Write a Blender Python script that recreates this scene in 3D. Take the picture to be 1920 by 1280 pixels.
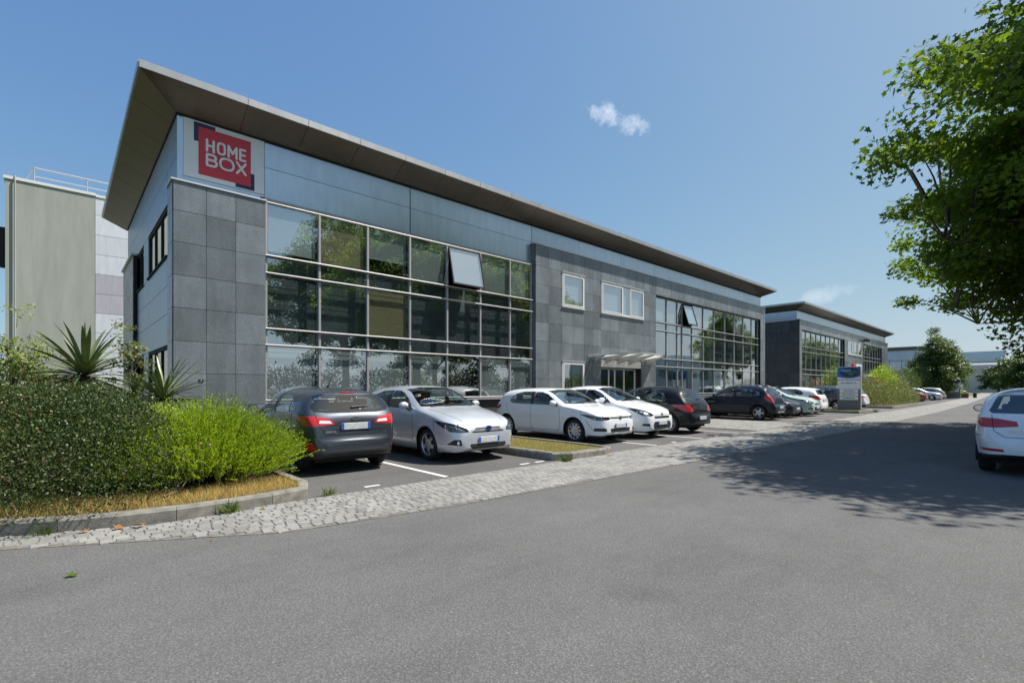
import bpy, bmesh, math, random
import numpy as np
from mathutils import Vector, Matrix
from mathutils.bvhtree import BVHTree

for o in list(bpy.data.objects):
    bpy.data.objects.remove(o)
random.seed(7)
rng = np.random.default_rng(7)
SC = bpy.context.scene
COL = SC.collection
R = math.radians

# ------------------------------------------------------------------ camera
cam_data = bpy.data.cameras.new('camera')
cam_data.sensor_width = 36.0
cam_data.lens = 36.0 * 921.5 / 1920.0
cam_data.shift_y = 87.0 / 1920.0
cam_data.clip_start = 0.05
cam_data.clip_end = 4000
cam = bpy.data.objects.new('camera', cam_data)
COL.objects.link(cam)
cam.location = (0, 0, 1.45)
cam.rotation_euler = (R(90), 0, -R(90 - 47.482))
SC.camera = cam

# ------------------------------------------------------------------ sky and sun
SUN = Vector((0.446, -0.300, 0.845)).normalized()
SUN_EL = math.asin(SUN.z)
SUN_AZ = math.atan2(SUN.x, SUN.y)
world = bpy.data.worlds.new('World')
SC.world = world
world.use_nodes = True
wn = world.node_tree
wn.nodes.clear()
w_out = wn.nodes.new('ShaderNodeOutputWorld')
w_bg = wn.nodes.new('ShaderNodeBackground')
w_sky = wn.nodes.new('ShaderNodeTexSky')
w_sky.sky_type = 'NISHITA'
w_sky.sun_disc = False
w_sky.sun_elevation = SUN_EL
w_sky.sun_rotation = SUN_AZ
w_sky.altitude = 50
w_sky.air_density = 0.8
w_sky.dust_density = 1.2
w_sky.ozone_density = 4.0
w_bg.inputs['Strength'].default_value = 0.15
# two faint fair-weather clouds, placed by direction on the sky
def w_math(op, *ins):
    n = wn.nodes.new('ShaderNodeMath'); n.operation = op
    for i, v in enumerate(ins):
        if isinstance(v, (int, float)): n.inputs[i].default_value = v
        else: wn.links.new(v, n.inputs[i])
    return n.outputs[0]
w_tc = wn.nodes.new('ShaderNodeTexCoord')
def w_dot(vec):
    n = wn.nodes.new('ShaderNodeVectorMath'); n.operation = 'DOT_PRODUCT'
    wn.links.new(w_tc.outputs['Generated'], n.inputs[0]); n.inputs[1].default_value = vec
    return n.outputs['Value']
def pixel_dir(px, py):
    c, s = math.cos(R(47.482)), math.sin(R(47.482))
    u = (px - 960) / 921.5
    return Vector((c + s * u, s - c * u, (727 - py) / 921.5)).normalized()
def cloud(px, py, ru, rv, lean, scale, lo, hi, amount):
    d = pixel_dir(px, py)
    a = d.cross(Vector((0, 0, 1))).normalized(); b = a.cross(d)
    ax = (a * math.cos(lean) - b * math.sin(lean)); bx = (a * math.sin(lean) + b * math.cos(lean))
    u = w_math('DIVIDE', w_dot(ax), ru); v = w_math('DIVIDE', w_dot(bx), rv)
    r2 = w_math('ADD', w_math('MULTIPLY', u, u), w_math('MULTIPLY', v, v))
    fall = w_math('SUBTRACT', 1.0, r2)
    nz = wn.nodes.new('ShaderNodeTexNoise'); nz.inputs['Scale'].default_value = scale
    nz.inputs['Detail'].default_value = 7; nz.inputs['Roughness'].default_value = 0.62
    wn.links.new(w_tc.outputs['Generated'], nz.inputs['Vector'])
    s = w_math('ADD', w_math('MULTIPLY', fall, 0.45), nz.outputs['Fac'])
    mr = wn.nodes.new('ShaderNodeMapRange'); mr.inputs['From Min'].default_value = lo; mr.inputs['From Max'].default_value = hi
    mr.inputs['To Max'].default_value = amount
    wn.links.new(s, mr.inputs['Value'])
    front = w_math('GREATER_THAN', w_dot(d), 0.5)
    return w_math('MULTIPLY', mr.outputs['Result'], front)
m1 = w_math('MAXIMUM', cloud(1132, 214, 0.046, 0.026, R(24), 52, 0.70, 1.28, 0.66), cloud(1186, 236, 0.040, 0.024, R(14), 56, 0.71, 1.28, 0.58))
m2 = cloud(1545, 555, 0.075, 0.022, R(-14), 16, 0.72, 1.15, 0.30)
w_mix = wn.nodes.new('ShaderNodeMixRGB')
wn.links.new(w_math('MAXIMUM', m1, m2), w_mix.inputs['Fac'])
# soft shoulder on the whole sky, as the camera's own response gives it
def w_vec(op, a, b):
    n = wn.nodes.new('ShaderNodeVectorMath'); n.operation = op
    for i, v in enumerate((a, b)):
        if isinstance(v, tuple): n.inputs[i].default_value = v
        else: wn.links.new(v, n.inputs[i])
    return n.outputs[0]
S_ = 0.15
w_grade = w_vec('DIVIDE', w_vec('MULTIPLY', w_sky.outputs['Color'], (0.86, 1.25, 2.80)), w_vec('ADD', w_vec('MULTIPLY', w_sky.outputs['Color'], (0.95 * S_, 1.75 * S_, 5.0 * S_)), (1.0, 1.0, 1.0)))
wn.links.new(w_grade, w_mix.inputs['Color1'])
w_mix.inputs['Color2'].default_value = (5.6, 5.7, 5.9, 1)
wn.links.new(w_mix.outputs['Color'], w_bg.inputs['Color'])
wn.links.new(w_bg.outputs['Background'], w_out.inputs['Surface'])

sun_data = bpy.data.lights.new('sun', 'SUN')
sun_data.energy = 4.6
sun_data.angle = R(0.53)
sun_data.color = (1.0, 0.955, 0.88)
sun = bpy.data.objects.new('sun', sun_data)
COL.objects.link(sun)
sun.location = SUN * 60
sun.rotation_euler = SUN.to_track_quat('Z', 'Y').to_euler()

SC.view_settings.view_transform = 'Standard'
SC.view_settings.look = 'None'
SC.view_settings.exposure = 0.60
SC.view_settings.gamma = 1.0
SC.view_settings.use_curve_mapping = False
SC.render.engine = 'CYCLES'
SC.cycles.use_denoising = True
SC.cycles.max_bounces = 8
SC.cycles.diffuse_bounces = 3
SC.cycles.glossy_bounces = 4
SC.cycles.transmission_bounces = 4
SC.cycles.transparent_max_bounces = 12
SC.cycles.sample_clamp_indirect = 6.0
SC.cycles.sample_clamp_direct = 12.0
SC.cycles.caustics_reflective = False
SC.cycles.caustics_refractive = False

# ------------------------------------------------------------------ materials
MATS = {}
class NT:
    """small helper round one material's node tree"""
    def __init__(s, name):
        s.m = bpy.data.materials.new(name); s.m.use_nodes = True
        s.t = s.m.node_tree; s.t.nodes.clear()
        s.out = s.t.nodes.new('ShaderNodeOutputMaterial')
        MATS[name] = s.m
    def n(s, kind, **kw):
        nd = s.t.nodes.new('ShaderNode' + kind)
        for k, v in kw.items():
            if k.startswith('_'):
                setattr(nd, k[1:], v)
            else:
                key = k.replace('__', ' ')
                s.put(nd.inputs[key], v)
        return nd
    def put(s, sock, v):
        if hasattr(v, 'is_output') and v.is_output: s.t.links.new(v, sock)
        else:
            if isinstance(v, tuple) and len(v) == 3 and sock.type == 'RGBA': v = (*v, 1)
            sock.default_value = v
    def coord(s, kind='Object'):
        return s.n('TexCoord').outputs[kind]
    def pos(s):
        return s.n('NewGeometry').outputs['Position']
    def noise(s, vec, scale, detail=4, rough=.55):
        return s.n('TexNoise', Vector=vec, Scale=scale, Detail=detail, Roughness=rough).outputs['Fac']
    def ramp(s, fac, stops, interp='LINEAR'):
        r = s.n('ValToRGB', Fac=fac)
        r.color_ramp.interpolation = interp
        els = r.color_ramp.elements
        while len(els) < len(stops): els.new(0.5)
        for e, (p, c) in zip(els, stops):
            e.position = p
            e.color = (*c, 1) if isinstance(c, tuple) else (c, c, c, 1)
        return r.outputs['Color']
    def mix(s, fac, a, b, blend='MIX'):
        m = s.n('MixRGB', _blend_type=blend); s.put(m.inputs['Fac'], fac); s.put(m.inputs['Color1'], a); s.put(m.inputs['Color2'], b)
        return m.outputs['Color']
    def math(s, op, *ins):
        m = s.n('Math', _operation=op)
        for i, v in enumerate(ins): s.put(m.inputs[i], v)
        return m.outputs[0]
    def bump(s, h, strength, dist):
        return s.n('Bump', Height=h, Strength=strength, Distance=dist).outputs['Normal']
    def bsdf(s, **kw):
        b = s.n('BsdfPrincipled', **kw)
        s.t.links.new(b.outputs[0], s.out.inputs['Surface'])
        return b
def plain(name, col, rough=.5, metal=0., var=0.0, scale=6., bump=0., bscale=60., spec=.5, coat=0.):
    t = NT(name); c = t.coord()
    kw = dict(Roughness=rough, Metallic=metal)
    kw['Specular IOR Level'] = spec; kw['Coat Weight'] = coat
    if var:
        nz = t.noise(c, scale, 6, .6)
        kw['Base Color'] = t.ramp(nz, [(.3, tuple(x * (1 - var) for x in col)), (.7, tuple(min(1, x * (1 + var)) for x in col))])
    else: kw['Base Color'] = (*col, 1)
    if bump: kw['Normal'] = t.bump(t.noise(c, bscale, 5), bump, .01)
    b = t.n('BsdfPrincipled', **{})
    for k, v in kw.items(): t.put(b.inputs[k], v)
    t.t.links.new(b.outputs[0], t.out.inputs['Surface'])
    return t.m
def paint(name, col, metal=0.0, rough=.35, coat=1.0, spec=.5):
    t = NT(name); c = t.coord()
    dirt = t.ramp(t.noise(c, 3.0, 6, .65), [(.35, (0, 0, 0)), (.8, (1, 1, 1))])
    base = t.mix(t.math('MULTIPLY', dirt, .025), (*col, 1), (.30, .27, .23, 1))
    rr = t.math('ADD', rough, t.math('MULTIPLY', dirt, .12))
    b = t.bsdf()
    t.put(b.inputs['Base Color'], base); t.put(b.inputs['Metallic'], metal); t.put(b.inputs['Roughness'], rr)
    t.put(b.inputs['Coat Weight'], coat); t.put(b.inputs['Coat Roughness'], .035); t.put(b.inputs['Specular IOR Level'], spec)
    return t.m
def glass(name, tint, ior=1.75, bump=0.0, add=0.0, bscale=.9):
    t = NT(name)
    fr = t.n('Fresnel', IOR=ior)
    tr = t.n('BsdfTransparent', Color=tint); gl = t.n('BsdfGlossy', Color=(.95, .98, 1.0), Roughness=0.0)
    if bump:
        obi = t.n('ObjectInfo').outputs['Random']
        vec = t.n('VectorMath', _operation='ADD'); t.put(vec.inputs[0], t.pos()); t.put(vec.inputs[1], t.n('CombineXYZ', X=t.math('MULTIPLY', obi, 37.0)).outputs[0])
        nz = t.noise(vec.outputs[0], bscale, 2, .4)
        nb = t.bump(nz, bump, .05)
        t.put(gl.inputs['Normal'], nb)
    bf = t.n('NewGeometry').outputs['Backfacing']
    mx = t.n('MixShader'); t.put(mx.inputs[0], t.math('MULTIPLY', t.math('ADD', fr.outputs[0], add), t.math('SUBTRACT', 1.0, bf)))
    t.t.links.new(tr.outputs[0], mx.inputs[1]); t.t.links.new(gl.outputs[0], mx.inputs[2])
    t.t.links.new(mx.outputs[0], t.out.inputs['Surface'])
    return t.m
def emission_free_print(name, col, rough=.5): return plain(name, col, rough)

# ------------------------------------------------------------------ mesh helpers
def link(o, parent=None):
    COL.objects.link(o)
    if parent is not None: o.parent = parent
    return o
def tag(o, label=None, cat=None, group=None, kind=None):
    if label: o['label'] = label
    if cat: o['category'] = cat
    if group: o['group'] = group
    if kind: o['kind'] = kind
    return o
def empty(name, loc, rz=0.0, label=None, cat=None, group=None):
    o = bpy.data.objects.new(name, None); COL.objects.link(o)
    o.empty_display_size = .2; o.location = loc; o.rotation_euler = (0, 0, rz)
    return tag(o, label, cat, group)
def M(m): return MATS[m] if isinstance(m, str) else m
def mesh(name, verts, faces, m, smooth=False):
    me = bpy.data.meshes.new(name)
    me.from_pydata([tuple(v) for v in verts], [], faces)
    if m is not None: me.materials.append(M(m))
    if smooth: me.polygons.foreach_set('use_smooth', [True] * len(me.polygons))
    me.update()
    return me
def part(name, verts, faces, m, parent=None, loc=(0, 0, 0), smooth=False):
    o = bpy.data.objects.new(name, mesh(name, verts, faces, m, smooth))
    o.location = loc
    return link(o, parent)
def box_vf(sx, sy, sz, b=0.0):
    hx, hy, hz = sx / 2, sy / 2, sz / 2
    if b <= 0 or b * 2.2 > min(sx, sy, sz):
        v = [(x, y, z) for x in (-hx, hx) for y in (-hy, hy) for z in (-hz, hz)]
        f = [(0, 1, 3, 2), (4, 6, 7, 5), (0, 4, 5, 1), (2, 3, 7, 6), (0, 2, 6, 4), (1, 5, 7, 3)]
        return v, f
    v, idx = [], {}
    for i, x in enumerate((-1, 1)):
        for j, y in enumerate((-1, 1)):
            for k, z in enumerate((-1, 1)):
                for a in range(3):
                    p = [x * hx, y * hy, z * hz]
                    for q in range(3):
                        if q != a: p[q] -= (x, y, z)[q] * b
                    idx[(x, y, z, a)] = len(v); v.append(tuple(p))
    f = []
    for a in range(3):
        o1, o2 = [q for q in range(3) if q != a]
        for s in (-1, 1):
            ring = []
            for (p, q) in ((-1, -1), (1, -1), (1, 1), (-1, 1)):
                c = [0, 0, 0]; c[a] = s; c[o1] = p; c[o2] = q
                ring.append(idx[(*c, a)])
            if (s == 1) != (a == 1): f.append(tuple(ring))
            else: f.append(tuple(reversed(ring)))
    for a in range(3):
        o1, o2 = [q for q in range(3) if q != a]
        for p in (-1, 1):
            for q in (-1, 1):
                c0 = [0, 0, 0]; c1 = [0, 0, 0]
                c0[a] = -1; c1[a] = 1; c0[o1] = c1[o1] = p; c0[o2] = c1[o2] = q
                r_ = (idx[(*c0, o1)], idx[(*c1, o1)], idx[(*c1, o2)], idx[(*c0, o2)])
                f.append(r_)
    for x in (-1, 1):
        for y in (-1, 1):
            for z in (-1, 1):
                f.append(tuple(idx[(x, y, z, a)] for a in range(3)))
    return v, f
def fix_normals(me):
    bm = bmesh.new(); bm.from_mesh(me); bmesh.ops.recalc_face_normals(bm, faces=bm.faces); bm.to_mesh(me); bm.free()
BOXC = {}
def box_mesh(name, sx, sy, sz, m, b=0.0):
    key = (round(sx, 3), round(sy, 3), round(sz, 3), m if isinstance(m, str) else m.name, round(b, 4))
    if key not in BOXC:
        v, f = box_vf(key[0], key[1], key[2], b)
        me = mesh(name, v, f, m)
        if b > 0: fix_normals(me)
        BOXC[key] = me
    return BOXC[key]
def box(name, lo, hi, m, parent=None, b=0.0, rz=0.0, rel=True):
    """box between two corners; coordinates are world when the parent is an unrotated thing"""
    s = [hi[i] - lo[i] for i in range(3)]
    o = bpy.data.objects.new(name, box_mesh(name, *s, m, b))
    c = Vector([(hi[i] + lo[i]) / 2 for i in range(3)])
    if parent is not None and rel: c = c - world_loc(parent)
    o.location = c; o.rotation_euler = (0, 0, rz)
    return link(o, parent)
def world_loc(o):
    v = Vector((0, 0, 0))
    while o is not None:
        v = v + Vector(o.location); o = o.parent
    return v
def tube_vf(pts, rad, seg=8, cap=True):
    """tube through points; rad a number or a list"""
    pts = [Vector(p) for p in pts]; n = len(pts)
    rad = [rad] * n if isinstance(rad, (int, float)) else rad
    v, f = [], []
    prev = None
    for i, p in enumerate(pts):
        t = (pts[min(i + 1, n - 1)] - pts[max(i - 1, 0)]).normalized()
        ref = prev if prev is not None else (Vector((0, 0, 1)) if abs(t.z) < .9 else Vector((1, 0, 0)))
        a = t.cross(ref)
        if a.length < 1e-6: a = t.orthogonal()
        a.normalize(); b = a.cross(t).normalized(); prev = b
        for k in range(seg):
            an = 2 * math.pi * k / seg
            v.append(tuple(p + (a * math.cos(an) + b * math.sin(an)) * rad[i]))
    for i in range(n - 1):
        for k in range(seg):
            k2 = (k + 1) % seg
            f.append((i * seg + k, i * seg + k2, (i + 1) * seg + k2, (i + 1) * seg + k))
    if cap:
        f.append(tuple(reversed(range(seg)))); f.append(tuple(range((n - 1) * seg, n * seg)))
    return v, f
def merge(*vfs):
    V, F = [], []
    for v, f in vfs:
        o = len(V); V += list(v); F += [tuple(i + o for i in q) for q in f]
    return V, F
def moved(vf, loc=(0, 0, 0), rot=None, sc=None):
    v, f = vf
    mt = Matrix.Translation(loc)
    if rot is not None: mt = mt @ rot
    if sc is not None: mt = mt @ Matrix.Diagonal((*sc, 1))
    return [tuple(mt @ Vector(p)) for p in v], f
def lathe_vf(prof, seg=32, axis='y', closed=False):
    """prof: list of (axial, radius)"""
    v, f = [], []
    n = len(prof)
    for k in range(seg):
        a = 2 * math.pi * k / seg
        for (h, r) in prof:
            c, s = r * math.cos(a), r * math.sin(a)
            v.append((c, h, s) if axis == 'y' else (c, s, h))
    for k in range(seg):
        k2 = (k + 1) % seg
        for i in range(n - 1 if not closed else n):
            i2 = (i + 1) % n
            f.append((k * n + i, k * n + i2, k2 * n + i2, k2 * n + i))
    return v, f
def text_vf(body, size, extrude=.003, bold=0.0, spacing=1.0):
    cu = bpy.data.curves.new('lettering', 'FONT')
    cu.body = body; cu.size = size; cu.extrude = extrude; cu.offset = bold; cu.space_character = spacing
    cu.align_x = 'CENTER'; cu.align_y = 'CENTER'; cu.resolution_u = 3
    o = bpy.data.objects.new('lettering', cu); COL.objects.link(o)
    dg = bpy.context.evaluated_depsgraph_get()
    me = bpy.data.meshes.new_from_object(o.evaluated_get(dg))
    v = [tuple(p.co) for p in me.vertices]; f = [tuple(p.vertices) for p in me.polygons]
    bpy.data.objects.remove(o); bpy.data.curves.remove(cu); bpy.data.meshes.remove(me)
    return v, f
def copy_tree(o, parent=None):
    c = o.copy(); COL.objects.link(c)
    if parent is not None: c.parent = parent
    for ch in list(o.children): copy_tree(ch, c)
    return c
def scatter(name, P, U, Vd, S, tpl_v, tpl_f, m, rnd=None):
    """one mesh of many small leaves: P positions, U/Vd unit axes, S sizes, numpy arrays"""
    n = len(P); tv = np.array(tpl_v, float); k = len(tv)
    W = np.cross(U, Vd)
    co = P[:, None, :] + S[:, None, None] * (tv[None, :, 0:1] * U[:, None, :] + tv[None, :, 1:2] * Vd[:, None, :] + tv[None, :, 2:3] * W[:, None, :])
    co = co.reshape(-1, 3)
    me = bpy.data.meshes.new(name)
    me.vertices.add(n * k); me.vertices.foreach_set('co', co.astype(np.float32).ravel())
    fl = [len(q) for q in tpl_f]; nl = sum(fl)
    idx = np.array([i for q in tpl_f for i in q])
    me.loops.add(n * nl)
    me.loops.foreach_set('vertex_index', (idx[None, :] + (np.arange(n) * k)[:, None]).astype(np.int32).ravel())
    me.polygons.add(n * len(fl))
    st = np.concatenate([[0], np.cumsum(fl)[:-1]])
    me.polygons.foreach_set('loop_start', (st[None, :] + (np.arange(n) * nl)[:, None]).astype(np.int32).ravel())
    me.update(calc_edges=True); me.validate()
    at = me.attributes.new('rnd', 'FLOAT', 'POINT')
    rv = rng.random(n) if rnd is None else rnd
    at.data.foreach_set('value', np.repeat(rv, k).astype(np.float32))
    me.materials.append(M(m))
    return me
def unit(a): return a / np.maximum(1e-9, np.linalg.norm(a, axis=-1, keepdims=True))
# ------------------------------------------------------------------ cars
plain('tyre_rubber', (.018, .018, .019), .85, bump=.3, bscale=90)
plain('rim_silver', (.52, .53, .55), .32, .9, var=.06)
plain('rim_dark', (.07, .07, .075), .4, .7)
plain('black_plastic', (.022, .022, .024), .55, var=.15)
plain('gap_black', (.006, .006, .006), .8)
plain('cabin_dark', (.035, .036, .040), .8, var=.2)
plain('seat_cloth', (.045, .046, .052), .9, var=.25, scale=20)
plain('chrome', (.82, .83, .85), .12, 1.0)
plain('plate_white', (.55, .56, .56), .4, var=.18, scale=14)
plain('plate_blue', (.03, .10, .42), .4)
plain('sticker', (.75, .78, .72), .5)
plain('lamp_reflector', (.60, .60, .60), .30, .7)
plain('lamp_bowl', (.10, .105, .11), .35, .5)
plain('amber', (.75, .28, .03), .2)
glass('car_glass', (.62, .72, .70), 1.7, add=.07)
glass('windscreen_glass', (.74, .84, .82), 1.7, add=.08)
glass('lamp_glass', (.93, .95, .97), 1.5)
def red_lamp():
    t = NT('lamp_red'); b = t.bsdf()
    c = t.coord()
    st = t.n('TexWave', Vector=c, Scale=9.0, _wave_type='BANDS', _bands_direction='Z').outputs['Fac']
    t.put(b.inputs['Base Color'], t.ramp(st, [(.2, (.42, .010, .014)), (.8, (.55, .016, .022))]))
    t.put(b.inputs['Roughness'], .22); t.put(b.inputs['Coat Weight'], 1.0)
red_lamp()
plain('lamp_white', (.72, .70, .72), .2, coat=1.0)

def pchip(xs, ys):
    xs = np.array(xs, float); ys = np.array(ys, float)
    h = np.diff(xs); d = np.diff(ys) / h
    m = np.zeros_like(xs); m[0] = d[0]; m[-1] = d[-1]
    for i in range(1, len(xs) - 1):
        if d[i - 1] * d[i] > 0:
            w1 = 2 * h[i] + h[i - 1]; w2 = h[i] + 2 * h[i - 1]
            m[i] = (w1 + w2) / (w1 / d[i - 1] + w2 / d[i])
    def f(x):
        x = np.clip(x, xs[0], xs[-1]); i = np.clip(np.searchsorted(xs, x) - 1, 0, len(xs) - 2)
        t = (x - xs[i]) / h[i]
        return ((1 + 2 * t) * (1 - t) ** 2 * ys[i] + t * (1 - t) ** 2 * h[i] * m[i] + t * t * (3 - 2 * t) * ys[i + 1] + t * t * (t - 1) * h[i] * m[i + 1])
    return f

PARTS = ['body', 'windscreen', 'rear_window', 'side_window', 'headlight', 'tail_light', 'grille', 'lower_grille', 'front_door', 'rear_door',
         'bonnet', 'tailgate', 'front_bumper', 'rear_bumper', 'skirt', 'fog_lamp', 'reflector', 'lamp_inset', 'trim']
PID = {n: i for i, n in enumerate(PARTS)}

def wheel_meshes(rad, width, style, tag_):
    """hub disc, tyre and rim, axle along y, outer face at +y"""
    ri = rad * .68
    w = width / 2
    tp = [(-w * .82, ri), (-w * .98, ri + .02), (-w, ri + .05), (-w * .93, rad - .02), (-w * .72, rad - .004), (0, rad), (w * .72, rad - .004), (w * .93, rad - .02), (w, ri + .05), (w * .98, ri + .02), (w * .82, ri)]
    tyre = mesh('tyre', *lathe_vf(tp, 36), 'tyre_rubber', True)
    rims = [lathe_vf([(-w * .8, ri * .96), (w * .70, ri * .93), (w * .86, ri * .97), (w * .90, ri + .004), (w * .80, ri + .006)], 36)]
    nsp, kind = style
    face = w * .62
    if kind == 'cover':
        # steel-wheel cover: dish with slots
        rims.append(lathe_vf([(face - .02, ri * .96), (face + .015, ri * .80), (face + .028, ri * .5), (face + .022, .0)], 36))
    else:
        for k in range(nsp):
            a0 = 2 * math.pi * k / nsp + .3
            pair = ((-.5, .5) if kind == 'double' else (0,))
            for s in pair:
                wi = {'wide': .062, 'double': .020, 'thin': .028}[kind]; wo = {'wide': .034, 'double': .022, 'thin': .036}[kind]
                off_i = s * .05; off_o = s * .115
                sec = []
                for (r_, hw, off, h) in ((.035, wi, off_i, face + .012), (ri * .55, (wi + wo) / 2, (off_i + off_o) / 2, face + .02), (ri * .97, wo, off_o, face + .004)):
                    sec.append([(off - hw, h - .008, r_), (off - hw * .7, h, r_), (off + hw * .7, h, r_), (off + hw, h - .008, r_), (off, h - .035, r_)])
                v = [p for s_ in sec for p in s_]
                f = []
                for i in range(2):
                    for j in range(5):
                        j2 = (j + 1) % 5
                        f.append((i * 5 + j, i * 5 + j2, (i + 1) * 5 + j2, (i + 1) * 5 + j))
                rims.append(moved((v, f), rot=Matrix.Rotation(a0, 4, 'Y')))
        rims.append(lathe_vf([(face - .03, .07), (face + .01, .066), (face + .022, .05), (face + .022, 0)], 18))
    rim = mesh('rim', *merge(*rims), 'rim_silver')
    fix_normals(rim)
    slots = []
    if kind == 'cover':
        for k in range(nsp):
            q = lathe_vf([(face + .004, .034), (face + .030, .030), (face + .031, 0)], 8)
            v = [(p[0] * 1.0, p[1], p[2] * 1.0 + ri * .68) for p in q[0]]
            slots.append(moved((v, q[1]), rot=Matrix.Rotation(2 * math.pi * k / nsp, 4, 'Y')))
    hub = mesh('hub', *merge(lathe_vf([(-w * .4, .02), (-w * .4, ri * .9), (-w * .3, ri * .9), (-w * .3, .02)], 24), lathe_vf([(0, .05), (.01, ri * .62), (.02, ri * .62), (.03, .05)], 24), *slots), 'rim_dark' if kind != 'cover' else 'gap_black')
    return hub, tyre, rim

def seat_vf(xc, yc, zc):
    """a car seat facing +x"""
    prof = [(.26, .16), (.27, .24), (.2, .27), (-.12, .22), (-.2, .26), (-.26, .5), (-.33, .76), (-.38, .78), (-.42, .74), (-.36, .4), (-.30, .12), (-.1, .08)]
    v, f = [], []
    ys = [(-.24, .86), (-.21, 1.0), (.21, 1.0), (.24, .86)]
    for (y, s) in ys:
        for (x, z) in prof: v.append((xc + x * s, yc + y, zc + z * (1 - (1 - s) * .25)))
    n = len(prof)
    for i in range(3):
        for j in range(n):
            j2 = (j + 1) % n
            f.append((i * n + j, i * n + j2, (i + 1) * n + j2, (i + 1) * n + j))
    f.append(tuple(range(n))); f.append(tuple(reversed(range(3 * n, 4 * n))))
    hr = box_vf(.09, .26, .17, .03)
    hr = moved(hr, (xc - .41, yc, zc + .90))
    po = tube_vf([(xc - .39, yc - .06, zc + .74), (xc - .40, yc - .06, zc + .84)], .008, 6)
    po2 = tube_vf([(xc - .39, yc + .06, zc + .74), (xc - .40, yc + .06, zc + .84)], .008, 6)
    return merge((v, f), hr, po, po2)

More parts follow.
